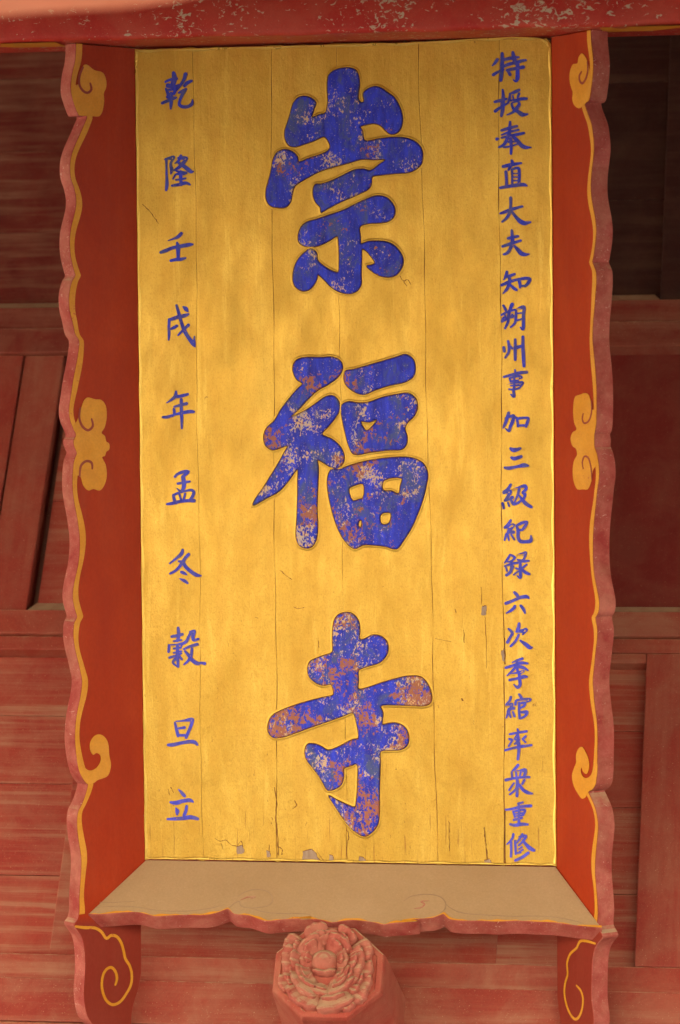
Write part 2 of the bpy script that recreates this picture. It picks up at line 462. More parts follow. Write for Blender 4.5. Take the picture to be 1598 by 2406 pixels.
bb = bmesh.new(); box(bb, -13, 13, 0.061, 0.12, -4.38, 3.36)  # backing of the boards, widened past them to block sun from behind
link('backing', to_mesh(bb), M_ROOF, wall)

# ------------------------------------------------------------------ porch in front: unseen roof and boarding added for shade
pr = bmesh.new()
box(pr, -13, 13, -4.0, 0.4, 7.75, 7.95); box(pr, -13, 13, 0.4, 8, 0, 8.6)
tag(link('added_shade_roof', to_mesh(pr), M_ROOF), kind='structure')  # unseen roof and hall block, added to keep the front in shade
EB_Y = -3.6
low = [hit(px, py, (0, EB_Y + 0.26, 0), (0, 1, 0)) for px, py in ((-700, 70), (-350, 56), (-120, 44), (20, 35), (150, 26), (300, 17), (400, 4), (460, -8), (560, -22))]
ztop = 8.0
zb = low[-1].z + 0.002
lo2 = [(-12.0, low[0].z - 0.02), (-3.0, low[0].z - 0.01)] + [(q.x, q.z) for q in low]
lo2 = [(q.x, q.y) for q in cr([(a, b_, 0) for a, b_ in lo2], 4, False)] + [(12.5, zb), (12.5, zb + 0.75), (-12.0, zb + 0.75)]
me = slab([lo2], 0.0, 0.26, 0.02, lambda x, y, z: Vector((x, EB_Y + 0.26 - z, y)), back=True)
tag(link('eave_beam', me, M_SALMON), 'out of focus sun faded red eave beam at the top left corner, nearest the viewer', 'beam')
eb = bmesh.new(); box(eb, -12, 12.5, EB_Y + 0.06, EB_Y + 0.2, zb + 0.752, 7.748)
tag(link('added_shade_boarding', to_mesh(eb), M_ROOF), kind='structure')  # unseen sheet from beam to roof, added to darken the plaque's upper part

# ================================================================== THE PLAQUE
plaque = empty('plaque', PL_M)
tag(plaque, 'tall gilded plaque with blue Chinese characters in a scalloped red frame tilted off the wall', 'plaque')
TH = math.hypot(0.0935, 0.107)
CS, SN = 0.107 / TH, 0.0935 / TH          # flare of the frame boards

# ---- gold planks
jx_t = [317, 455, 637, 790, 984, 1171, 1296]
jx_b = [333, 476, 652, 815, 1029, 1187, 1301]
def edge_x(i, y):                           # joint i at board height y
    t_ = hit_board(jx_t[i], 110 - 26 * i / 6).x; b_ = hit_board(jx_b[i], 2022 + 14 * i / 6).x
    if i == 0: return -PW / 2
    if i == 6: return PW / 2
    return b_ + (t_ - b_) * y / PH
def jit(i, y):
    if i in (0, 6): return 0.0009 * math.sin(y * 23 + i) * math.sin(y * 57)
    return 0.0016 * math.sin(y * 9 + i * 2.1) + 0.0008 * math.sin(y * 31 + i)
gap_w = [0, 0.00012, 0.00030, 0.00016, 0.00030, 0.00050, 0]
def gap(i, y, k):
    if i in (0, 6): return 0
    return max(0.00003, gap_w[i] * (0.9 + 1.1 * math.sin(y * 41 + i * 3) * math.sin(y * 13 + i) + (0.8 if y < 0.45 else 0)))
for i in range(6):
    N = 150
    L_ = [(edge_x(i, PH * k / N) + jit(i, PH * k / N) + gap(i, PH * k / N, k), PH * k / N) for k in range(N + 1)]
    R_ = [(edge_x(i + 1, PH * k / N) + jit(i + 1, PH * k / N) - gap(i + 1, PH * k / N, k), PH * k / N) for k in range(N + 1)]
    n2 = 14
    bot = [(L_[0][0] + (R_[0][0] - L_[0][0]) * k / n2, random.uniform(0.0008, 0.0042)) for k in range(1, n2)]
    top = [(R_[-1][0] + (L_[-1][0] - R_[-1][0]) * k / n2, PH - random.uniform(0.0, 0.002)) for k in range(1, n2)]
    pts = L_[:1] + bot + R_ + top + L_[::-1][:-1]
    if i == 5:                              # the gilding rounds off the upper right corner
        pts = [(min(x, PW / 2 - (max(0, y - (PH - 0.02)) ** 2) * 30), y) for x, y in pts]
    z1 = random.uniform(-0.0004, 0.0004)
    me = slab([pts], -0.022, z1, 0.0004, lambda x, y, z: Vector((x, y, z)))
    link('plank', me, M_GOLD, plaque)
bk = bmesh.new(); box(bk, -PW / 2 + 0.004, PW / 2 - 0.004, 0.004, PH - 0.004, -0.05, -0.0016)
link('backing', to_mesh(bk), M_JOINT, plaque)

# gilded lip along the edges of the board
def lip(pts, name='gilded_lip'):
    bm = bmesh.new(); prev = None
    P = cr([(a, b_, 0) for a, b_ in pts], 30, False)
    for k, q in enumerate(P):
        t_ = (P[min(k + 1, len(P) - 1)] - P[max(k - 1, 0)]).normalized(); n_ = Vector((-t_.y, t_.x, 0))
        w = 0.0046 + 0.0014 * math.sin(k * 0.9) + random.uniform(-0.0005, 0.0005); h = 0.0024 + random.uniform(-0.0003, 0.0003)
        cur = [bm.verts.new(q + n_ * (w * u) + Vector((0, 0, h * z))) for u, z in ((0.0, -0.3), (0.05, 0.7), (0.3, 1.0), (0.65, 0.7), (1.15, 0.1))]
        if prev:
            for i in range(4):
                f = bm.faces.new((prev[i], cur[i], cur[i + 1], prev[i + 1])); f.smooth = True
        prev = cur
    bmesh.ops.recalc_face_normals(bm, faces=bm.faces)
    return link(name, to_mesh(bm), M_GOLD_LIP, plaque)
lip([(-PW / 2 + 0.0004, PH - 0.004), (-PW / 2 + 0.0004, 1.2), (-PW / 2 + 0.0004, 0.6), (-PW / 2 + 0.0006, 0.003)])
lip([(-PW / 2 + 0.003, 0.0018), (-0.15, 0.0022), (0.15, 0.0016), (PW / 2 - 0.003, 0.002)])
lip([(PW / 2 - 0.0006, 0.003), (PW / 2 - 0.0004, 0.6), (PW / 2 - 0.0004, 1.2), (PW / 2 - 0.001, PH - 0.02)])
lip([(PW / 2 - 0.004, PH - 0.018), (PW / 2 - 0.012, PH - 0.004), (0.1, PH - 0.002), (-PW / 2 + 0.004, PH - 0.002)])

# ---- frame side boards
def flare(side):
    """frame of a flared board: along y, v out from the gilded edge, n off its inner face"""
    o = Vector((side * PW / 2, 0, 0)); ev = Vector((side * SN, 0, CS)); en = Vector((-side * CS, 0, SN))
    def f(y, v, n): return o + Vector((0, y, 0)) + ev * v + en * n
    def inv(px, py, n=0.0):
        q = hit(px, py, o + en * n, en, PL_M) - o
        return (q.y, q.dot(ev))
    return f, inv

LZ1 = "525,250 525,300 518,420 500,500 490,570 490,640 505,700 530,770 546,800 600,803 578,870 545,945 512,1020 490,1090 482,1170 490,1240 510,1300 524,1370 524,1430 510,1500 492,1570 482,1640 482,1720 490,1790 504,1850 514,1888 519,1908 512,1925 498,1948 483,2000 475,2060 480,2150 500,2230 520,2320"
LZ2 = "545,0 540,80 525,170 505,270 490,370 478,450 475,500 485,560 505,610 522,650 520,668 508,690 508,720 518,752 530,778 524,798 514,822 505,870 500,940 500,1020 508,1100 525,1190 540,1280 550,1380 548,1480 538,1560 520,1640 505,1720 502,1790 510,1840 524,1888 531,1915 522,1938 513,1955 507,2000 507,2070 520,2150 540,2230 555,2300"
LZ3 = "562,0 552,100 535,180 520,270 513,370 515,440 525,530 540,600 560,660 590,704 601,712 596,745 580,800 555,860 535,900 527,960 530,1030 540,1110 552,1180 557,1250 553,1340 548,1420 543,1500 543,1590 532,1640 508,1680 530,1720 558,1760 576,1830 584,1950 580,2050 574,2150 582,2240 600,2310 640,2370 700,2420 780,2445"
LBACK = "905,2410 908,2300 918,2235 958,2110 974,2010 974,1700"
RZ4 = "566,110 565,185 568,280 580,400 582,470 575,560 565,640 555,690 540,708 524,712 528,740 545,790 570,860 582,940 588,1030 582,1100 572,1180 566,1270 568,1350 580,1430 595,1510 603,1590 598,1680 588,1750 579,1800 576,1815 585,1840 600,1880 603,1960 598,2040 592,2120 582,2230 578,2330"
RZ5 = "578,0 585,80 595,180 603,290 605,400 605,500 600,600 592,636 584,650 590,690 588,735 596,756 610,800 622,880 622,950 610,1040 602,1120 590,1230 582,1340 580,1450 582,1540 590,1630 605,1710 622,1800 622,1860 610,1900 599,1918 600,1945 606,1975 610,2010 608,2080 598,2160 590,2240"
RZ6 = "575,0 580,80 590,180 602,270 608,370 607,480 606,580 603,650 595,710 572,748 545,763 560,800 590,870 605,930 612,1000 607,1080 598,1160 592,1250 592,1340 600,1430 607,1520 610,1600 606,1690 640,1760 612,1800 588,1840 572,1910 565,2050 565,2200 580,2340 560,2430 500,2480"
RBACK = "360,2460 350,2361 318,2180 304,2100 300,1990 298,1800"
side_sub = {}
for side, zs, back, nm in ((-1, (z_pts(LZ1, 0, 0, 2.95), z_pts(LZ2, 0, 800, 2.95), z_pts(LZ3, 0, 1600, 2.93)), z_pts(LBACK, 0, 1600, 2.93), 'left'),
                           (1, (z_pts(RZ4, 1198, 0, 2.95), z_pts(RZ5, 1198, 800, 2.95), z_pts(RZ6, 1198, 1600, 2.93)), z_pts(RBACK, 1198, 1600, 2.93), 'right')):
    f, inv = flare(side)
    con = [inv(*p) for p in zs[0] + zs[1] + zs[2]]
    con = [(PH + 0.002, con[1][1])] + [c for c in con[1:]]
    bkc = [inv(*p) for p in back]
    arris = [(q.x, q.y) for q in cr([(a, b_, 0) for a, b_ in con], 3, False)]
    poly = arris + [(a, max(b_, -0.002)) for a, b_ in bkc] + [(-0.02, -0.002), (PH + 0.002, -0.002)]
    me = slab([poly], -(0.037 if side < 0 else 0.041), 0.0, 0.0012, f, back=True, side_mat=1, top_mat=0, bev_mat=1)
    fb = link('side_board', me, [M_INNER, M_EDGE], plaque)
    fb['label'] = nm + ' side board of the frame, ' + ('in deeper shade' if side < 0 else 'brighter orange red')
    # yellow border that follows the scalloped edge
    strip_o, strip_i = [], []
    idx = [k for k, (a, b_) in enumerate(arris) if a > -0.10]
    ymin_v = 0.0135 if side > 0 else 0.0155
    for k in idx:
        a, b_ = arris[k]
        a0, b0 = arris[max(k - 1, 0)]; a1, b1 = arris[min(k + 1, len(arris) - 1)]
        dx, dy = a1 - a0, b1 - b0; l_ = math.hypot(dx, dy) or 1
        nx, ny = (dy / l_, -dx / l_)            # towards smaller v (the contour runs downwards)
        if ny > 0: nx, ny = -nx, -ny
        # notches: stay perpendicular to the board's length where the contour runs across
        w = ymin_v * (0.92 + 0.16 * math.sin(a * 37))
        strip_o.append((a, b_ - 0.0010)); strip_i.append((a, b_ - w))
    sp = bmesh.new()
    for n_ in range(len(strip_o) - 1):
        q = [strip_o[n_], strip_o[n_ + 1], strip_i[n_ + 1], strip_i[n_]]
        vs = [sp.verts.new(f(a, b_, 0.0011)) for a, b_ in q]
        sp.faces.new(vs if side < 0 else vs[::-1])
        lo = [sp.verts.new(f(a, b_, 0.0001)) for a, b_ in (q[2], q[3])]
        sp.faces.new((vs[3], vs[2], lo[0], lo[1]))
    bmesh.ops.remove_doubles(sp, verts=sp.verts, dist=1e-6)
    yb = link('painted_border', to_mesh(sp), M_YELLOW, fb)
    side_sub[side] = (f, inv, fb)

def board_poly(side, name, pts, n, mat, parent=None, smooth=4, th=0.0006):
    f, inv, fb = side_sub[side]
    uv = [inv(*p) for p in pts]
    uv = [(q.x, q.y) for q in cr([(a, b_, 0) for a, b_ in uv], smooth)]
    me = slab([uv], n - th, n, th * 0.6, f)
    return link(name, me, mat, parent or fb)

def board_line(side, name, pts, w, n, mat, parent=None, th=0.0006):
    f, inv, fb = side_sub[side]
    uv = [inv(*p) for p in pts]
    k = len(uv)
    rb = ribbon([(a, b_, w * (0.75 if i in (0, k - 1) else 1)) for i, (a, b_) in enumerate(uv)])
    bm = bmesh.new(); 
    h = len(rb)
    slab([rb], n - th, n, 0.0, f, bm)
    bmesh.ops.recalc_face_normals(bm, faces=bm.faces)
    return link(name, to_mesh(bm), mat, parent or fb)

# scrolls painted on the side boards
S1 = "575,455 600,448 650,485 712,505 735,560 733,610 718,645 720,700 705,780 685,806 640,806 600,801 550,798 512,720 494,640 496,590 540,585"
c = board_poly(-1, 'painted_scroll', z_pts(S1, 0, 0, 2.95), 0.0018, M_YELLOW)
board_line(-1, 'scroll_groove', z_pts("572,468 548,525 548,590 575,632 605,643 630,620 622,578", 0, 0, 2.95), 0.0055, 0.0024, M_GROOVE)
S2 = "560,470 580,415 605,395 660,408 700,412 730,450 738,530 722,605 702,640 725,662 735,700 755,715 755,755 735,772 725,800 706,808 730,860 738,940 720,1005 690,1040 645,1030 610,1040 575,1005 553,940 520,930 508,860 532,790 512,720 527,655 503,600 530,560"
board_poly(-1, 'painted_scroll', z_pts(S2, 0, 800, 2.95), 0.0018, M_YELLOW)
board_line(-1, 'scroll_groove', z_pts("553,470 546,535 568,595 608,622 640,592 632,545", 0, 800, 2.95), 0.0055, 0.0024, M_GROOVE)
board_line(-1, 'scroll_groove', z_pts("549,940 558,868 595,836 632,848 636,888", 0, 800, 2.95), 0.0055, 0.0024, M_GROOVE)
S3 = "538,600 568,670 600,704 640,704 672,682 702,672 742,650 762,580 750,510 745,440 730,400 700,372 670,368 640,385 617,430 620,480 640,508 662,496 688,512 690,550 660,598 620,616 588,602 564,560 556,500 530,500"
board_poly(-1, 'painted_scroll', z_pts(S3, 0, 1600, 2.93), 0.0018, M_YELLOW)
S4 = "505,370 480,398 472,438 440,447 420,500 418,560 430,610 440,640 437,690 450,730 480,750 503,742 540,702 562,640 570,560 556,480 535,410"
board_poly(1, 'painted_scroll', z_pts(S4, 1198, 0, 2.95), 0.0018, M_YELLOW)
board_line(1, 'scroll_groove', z_pts("543,430 546,490 532,545 508,578 490,560 488,525 502,498", 1198, 0, 2.95), 0.0050, 0.0024, M_GROOVE)
S5 = "490,375 520,365 547,372 562,410 570,480 592,480 603,560 590,650 590,740 610,800 605,860 580,900 568,980 545,1030 510,1032 470,1030 445,970 440,890 450,830 470,790 462,752 437,730 425,680 437,640 466,615 450,570 443,480 455,392"
board_poly(1, 'painted_scroll', z_pts(S5, 1198, 800, 2.95), 0.0018, M_YELLOW)
board_line(1, 'scroll_groove', z_pts("572,420 571,500 552,558 520,572 508,545 514,508", 1198, 800, 2.95), 0.0042, 0.0024, M_GROOVE)
board_line(1, 'scroll_groove', z_pts("573,960 568,880 548,812 522,805 508,845 514,888", 1198, 800, 2.95), 0.0042, 0.0024, M_GROOVE)
S6 = "500,453 525,488 545,540 549,600 532,640 508,625 497,596 492,615 505,655 535,668 566,640 586,560 604,560 603,650 580,730 545,764 525,800 500,810 470,772 440,710 432,650 445,600 460,560 460,510 475,468"
board_poly(1, 'painted_scroll', z_pts(S6, 1198, 1600, 2.93), 0.0018, M_YELLOW)
board_line(-1, 'painted_scroll', z_pts("520,1690 580,1698 650,1700 695,1725 733,1772 762,1752 800,1758 832,1800 850,1860 862,1912 892,1962 906,2020 900,2090 870,2150 825,2208 775,2228 732,2200 706,2140 700,2080 710,2020 735,1982 765,1972 793,2000 804,2050 793,2090", 0, 1600, 2.93), 0.0064, 0.0012, M_YELLOW)
board_line(1, 'painted_scroll', z_pts("590,1808 530,1790 487,1792 462,1838 418,1880 397,1940 400,2020 385,2075 378,2130 385,2200 407,2270 437,2318 460,2328 485,2300 503,2240 505,2180 490,2130 462,2098", 1198, 1600, 2.93), 0.0058, 0.0012, M_YELLOW)

# ---- bottom board, its upper face thick with dust
def fbot(x, v, n): return Vector((x, -v * SN, v * CS)) + Vector((0, CS, SN)) * n
def ibot(px, py, n=0.0):
    q = hit(px, py, Vector((0, CS, SN)) * n, (0, CS, SN), PL_M)
    return (q.x, q.dot(Vector((0, -SN, CS))))
B1 = "200,480 330,470 420,468 478,482 520,491 600,487 700,483 800,484 870,470 915,453 927,449 940,455 965,477 1050,487 1100,505 1150,518 1220,511 1300,505 1400,504"
B2 = "400,822 500,822 600,830 700,853 800,842 900,832 1000,842 1100,855 1180,873 1250,862 1400,852 1500,842"
B3 = "100,484 200,470 262,465 305,450 318,446 330,455 350,472 420,481 520,481 600,486 700,481 800,486 900,490 980,500 1040,508"
bp = z_pts(B1, 150, 1950, 2.412) + z_pts(B2, 600, 1950, 3.92) + z_pts(B3, 900, 1950, 2.2464)
bc = [ibot(*p) for p in bp]
vL, vR = bc[0][1], bc[-1][1]
bc = [(-PW / 2 - vL * SN + 0.003, vL - 0.001)] + bc + [(PW / 2 + (vR + 0.004) * SN - 0.003, vR + 0.004)]
bar = [(q.x, q.y) for q in cr([(a, b_, 0) for a, b_ in bc], 3, False)]
poly = bar + [(PW / 2 - 0.003, 0.0), (-PW / 2 + 0.003, 0.0)]
me = slab([poly], -0.042, 0.0, 0.0012, fbot, back=True, side_mat=1, top_mat=0, bev_mat=1)
bot = link('bottom_board', me, [M_DUSTY, M_EDGE], plaque)
bot['label'] = 'bottom board of the frame, upper face covered in tan dust'
sp = bmesh.new()
for k in range(len(bar) - 1):
    q = [bar[k], bar[k + 1]]
    w0, w1 = (0.0036 + 0.0022 * math.sin(x_ * 61) + 0.0014 * math.sin(x_ * 173) for x_ in (q[0][0], q[1][0]))
    vs = [sp.verts.new(fbot(a, b_, 0.0009)) for a, b_ in ((q[0][0], q[0][1] - 0.0008), (q[1][0], q[1][1] - 0.0008), (q[1][0], q[1][1] - w1), (q[0][0], q[0][1] - w0))]
    sp.faces.new(vs)
bmesh.ops.remove_doubles(sp, verts=sp.verts, dist=1e-6)
bmesh.ops.recalc_face_normals(sp, faces=sp.faces)
link('painted_border', to_mesh(sp), M_YELLOW, bot)
def bot_line(pts, w, mat=M_LINE, n=0.0008):
    uv = [ibot(*p) for p in pts]; k = len(uv)
    bm = bmesh.new(); slab([ribbon([(a, b_, w * (0.4 if i in (0, k - 1) else 1)) for i, (a, b_) in enumerate(uv)])], n - 0.0006, n, 0.0, fbot, bm)
    bmesh.ops.recalc_face_normals(bm, faces=bm.faces)
    return link('carved_line', to_mesh(bm), mat, bot)
bot_line(z_pts("935,447 960,420 995,405 1000,425 1030,440 1100,440 1165,425 1184,395 1160,352 1095,337 1030,350 985,378", 150, 1950, 2.412), 0.0022)
bot_line(z_pts("1060,440 1120,462 1220,474 1330,474 1400,480", 150, 1950, 2.412), 0.0020)
bot_line(z_pts("180,440 330,432 430,440 520,455 640,462 760,455 850,440 905,425", 150, 1950, 2.412), 0.0018)
bot_line(z_pts("300,440 325,420 330,385 300,352 230,340 150,350 110,375", 900, 1950, 2.2464), 0.0022)
bot_line(z_pts("335,395 380,425 430,440 560,450 680,456 800,455 900,460 1000,478 1060,495", 900, 1950, 2.2464), 0.0020)
bot_line(z_pts("165,415 200,410 220,392 200,378 245,374", 900, 1950, 2.2464), 0.0030, M_EDGE)
bot_line(z_pts("1003,398 1040,382 1085,380 1060,390", 150, 1950, 2.412), 0.0034, M_EDGE)
bot_line(z_pts("175,408 260,412 340,408 400,405", 150, 1950, 2.412), 0.0012, M_LINE)

# ---- top board: stands straight out from the gilding, longer than the sides
ZT = 0.170
tb = [hit(px, py, (0, 0, ZT), (0, 0, 1), PL_M).y for px, py in ((100, 101), (800, 80), (1500, 54))]
TY = sum(tb) / 3
prof = [(TY + 0.012 * (1 - math.cos(math.pi / 2 * k / 8)), ZT - 0.012 * (1 - math.sin(math.pi / 2 * k / 8))) for k in range(9)]
prof += [(TY + 0.085, ZT - 0.002), (TY + 0.10, ZT - 0.012), (TY + 0.11, ZT - 0.035), (TY + 0.11, -0.05), (PH + 0.004, -0.05), (PH + 0.004, 0.0), (TY + 0.0005, ZT - 0.05)]
def fold(x):                                                 # the ears at both ends are cut back in scallops
    ax = abs(x + 0.03)
    if ax < 0.60: return 0.0
    return 0.012 * math.sin((ax - 0.60) / 0.34 * math.pi * 1.5)
bm = bmesh.new(); rows = []
xs = [-1.02 + 2.04 * k / 120 for k in range(121)]
for x in xs:
    wob = 0.0012 * math.sin(x * 19) + 0.0008 * math.sin(x * 47 + 1)
    rows.append([bm.verts.new((x, y + (wob if z > 0.1 else 0), z - (fold(x) if z > 0.1 else 0))) for y, z in prof])
for a, b_ in zip(rows[:-1], rows[1:]):
    for i in range(len(prof)):
        j = (i + 1) % len(prof)
        fc = bm.faces.new((a[i], b_[i], b_[j], a[j]))
        fc.smooth = i < 12
bm.faces.new(rows[0]); bm.faces.new(rows[-1])
bmesh.ops.recalc_face_normals(bm, faces=bm.faces)
top = link('top_board', to_mesh(bm), M_BAND, plaque)
top['label'] = 'top board of the frame with chipped red front edge'
sp = bmesh.new()
for x0, x1 in ((-1.0, -0.585), (0.565, 0.99)):
    sp = bmesh.new(); n = 24
    prev = None
    for k in range(n + 1):
        x = x0 + (x1 - x0) * k / n
        t_ = k / n if x0 < 0 else 1 - k / n
        back_z = ZT - 0.012 - 0.085 * min(1.0, math.sin(min(1, max(0.0, (t_ - 0.55) / 0.25)) * math.pi / 2)) - 0.004
        cur = (sp.verts.new((x, TY - 0.0014, ZT - 0.011)), sp.verts.new((x, TY - 0.0014 + 0.0, back_z)))
        if prev: sp.faces.new((prev[0], cur[0], cur[1], prev[1]))
        prev = cur
    link('painted_border', to_mesh(sp), M_YELLOW, top)

# ------------------------------------------------------------------ writing on the plaque
def hb2(x, y):
    q = hit_board(x, y); return (q.x, q.y)

def big(name, pieces, label):
    bm = bmesh.new(); hm = bmesh.new()
    for org, k, loops in pieces:
        Ls = []
        for i, s in enumerate(loops):
            p = [hb2(*q) for q in z_pts(s, org[0], org[1], k)]
            Ls.append([(q.x, q.y) for q in cr([(a, b_, 0) for a, b_ in p], 4 if i == 0 else 3)])
        # the cut line round the strokes and the swollen gesso outside it
        for j, p in enumerate(Ls):
            p = [Vector((q[0], q[1])) for q in p]
            if (area(p) > 0) != (j == 0): p.reverse()
            rows = []
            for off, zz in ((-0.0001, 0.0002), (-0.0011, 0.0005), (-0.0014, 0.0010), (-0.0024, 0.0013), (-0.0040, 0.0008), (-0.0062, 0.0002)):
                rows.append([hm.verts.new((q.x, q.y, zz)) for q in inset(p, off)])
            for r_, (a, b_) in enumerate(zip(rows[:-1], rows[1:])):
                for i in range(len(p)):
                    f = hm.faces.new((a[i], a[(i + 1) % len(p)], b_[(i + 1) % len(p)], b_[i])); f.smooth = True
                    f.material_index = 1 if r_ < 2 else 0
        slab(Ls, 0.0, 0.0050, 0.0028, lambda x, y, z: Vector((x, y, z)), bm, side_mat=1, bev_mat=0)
    bmesh.ops.recalc_face_normals(bm, faces=bm.faces)
    o = link(name, to_mesh(bm), [M_BLUE, M_RIM], plaque)
    o['label'] = label
    bmesh.ops.recalc_face_normals(hm, faces=hm.faces)
    link('carved_edge', to_mesh(hm), [M_GOLD, M_RIM], o)
    return o

CH1 = ["630,130 680,85 760,60 840,60 890,85 915,150 920,220 910,290 910,350 935,382 962,375 955,300 985,265 1050,235 1110,240 1180,285 1250,340 1300,430 1325,530 1310,620 1270,670 1215,680 1170,650 1120,600 1060,580 990,590 930,610 950,660 970,742 1100,725 1250,710 1370,720 1450,755 1500,810 1515,890 1500,960 1450,1010 1380,1040 1250,1050 1120,1065 1040,1080 1030,1150 1010,1190 900,1250 760,1310 660,1360 590,1400 560,1415 555,1370 510,1320 485,1240 505,1155 560,1150 680,1110 800,1050 880,1015 960,1010 1020,1025 1100,970 1165,921 1050,920 950,915 820,950 690,985 560,1025 450,1080 380,1120 310,1170 290,1230 270,1320 230,1365 150,1370 80,1350 45,1290 45,1200 75,1090 95,1000 110,920 150,850 220,825 290,845 335,890 350,940 450,905 560,870 620,840 645,800 630,750 590,705 500,740 400,775 310,800 260,785 225,730 220,650 250,560 275,470 300,390 350,335 420,325 480,350 510,385 490,450 475,520 540,500 600,480 618,430 625,350 620,250 622,180"]
CH1b = ["420,1510 520,1480 640,1440 760,1400 880,1340 1000,1285 1090,1260 1170,1275 1230,1330 1255,1400 1240,1460 1190,1500 1100,1515 1010,1520 925,1550 930,1650 935,1710 1000,1690 1100,1685 1200,1700 1280,1760 1330,1850 1320,1930 1270,2000 1200,2025 1110,2010 1040,1970 990,1920 1040,1910 1065,1890 1030,1830 975,1770 945,1760 940,1850 935,2000 935,2090 900,2150 830,2180 740,2165 660,2120 590,2050 530,2000 520,2040 490,2100 430,2150 370,2150 310,2100 295,2020 310,1930 350,1850 410,1790 460,1755 515,1795 530,1870 600,1930 660,1965 720,1980 730,1900 730,1800 725,1700 715,1640 640,1680 560,1720 480,1740 400,1730 350,1690 350,1610 375,1550"]
big('large_character', [((615, 145), 4, CH1), ((615, 145), 4, CH1b)], 'topmost and widest spread of the three large blue characters')
CH2 = ["445,190 470,140 530,120 640,120 730,118 780,145 795,190 770,250 700,305 620,350 560,405 490,480 430,540 520,500 600,450 680,395 730,390 768,430 773,490 740,550 690,610 650,660 720,695 780,750 805,810 800,860 760,900 720,895 660,860 620,840 625,900 620,1050 615,1200 620,1300 610,1400 580,1450 540,1462 490,1440 470,1380 475,1250 480,1100 480,980 478,905 420,980 350,1060 260,1110 165,1160 180,1120 230,1050 280,970 330,890 380,800 410,740 360,755 300,770 255,740 240,680 260,620 320,560 360,490 420,410 480,340 515,305 470,270"]
CH2b = ["805,260 820,215 870,205 960,180 1080,145 1180,115 1240,98 1290,130 1308,190 1295,250 1240,290 1130,315 1020,350 940,380 870,355 820,310"]
CH2c = ["785,470 795,450 840,430 900,440 980,435 1080,400 1180,380 1260,372 1310,410 1322,470 1300,530 1250,580 1235,620 1250,680 1245,730 1215,765 1130,770 1000,785 875,800 840,740 815,650 795,560", "925,570 985,575 1040,555 1010,600 965,637 940,610"]
CH2d = ["720,907 770,907 850,880 960,850 1090,830 1220,822 1310,835 1370,875 1395,940 1385,1020 1360,1120 1325,1220 1280,1320 1230,1400 1175,1468 1100,1450 1010,1440 940,1440 880,1465 830,1430 780,1360 740,1260 710,1150 690,1030 695,950",
        "840,1045 880,1020 942,1010 940,1110 910,1120 868,1130", "1085,985 1215,970 1205,1020 1190,1080 1140,1060 1080,1055", "1060,1235 1080,1215 1135,1215 1125,1285 1070,1295", "915,1265 930,1265 925,1320 905,1305"]
big('large_character', [((540, 800), 2.998, CH2), ((540, 800), 2.998, CH2b), ((540, 800), 2.998, CH2c), ((540, 800), 2.998, CH2d)], 'middle large blue character, with a boxed field at its lower right')
CH3 = ["610,340 620,250 650,190 700,162 770,160 820,190 855,250 862,330 865,410 920,400 980,370 1060,380 1115,430 1130,500 1105,570 1050,625 960,655 870,685 850,700 850,790 850,875 930,865 1030,830 1180,785 1320,755 1440,765 1500,830 1535,930 1530,1000 1480,1030 1350,1030 1200,1025 1060,1035 1080,1100 1075,1210 1130,1200 1200,1195 1280,1230 1320,1310 1310,1400 1260,1440 1170,1450 1060,1460 1055,1560 1050,1700 1045,1900 1045,2050 1030,2150 980,2220 910,2258 840,2230 770,2170 700,2080 640,1990 575,1880 650,1920 740,1960 820,1985 835,1900 845,1750 835,1580 770,1600 715,1620 710,1700 690,1770 640,1810 560,1825 520,1760 470,1680 410,1600 360,1530 350,1450 375,1395 430,1390 500,1415 560,1450 640,1430 720,1390 800,1350 850,1340 845,1250 830,1180 800,1100 700,1130 560,1180 400,1235 250,1290 120,1330 50,1330 5,1280 5,1200 40,1130 100,1090 250,1030 400,985 520,955 615,930 610,870 590,830 520,840 450,815 390,760 375,690 395,620 450,590 530,560 605,530 608,430"]
big('large_character', [((630, 1400), 4, CH3)], 'lowest large blue character, the most flaked to brown and cream')

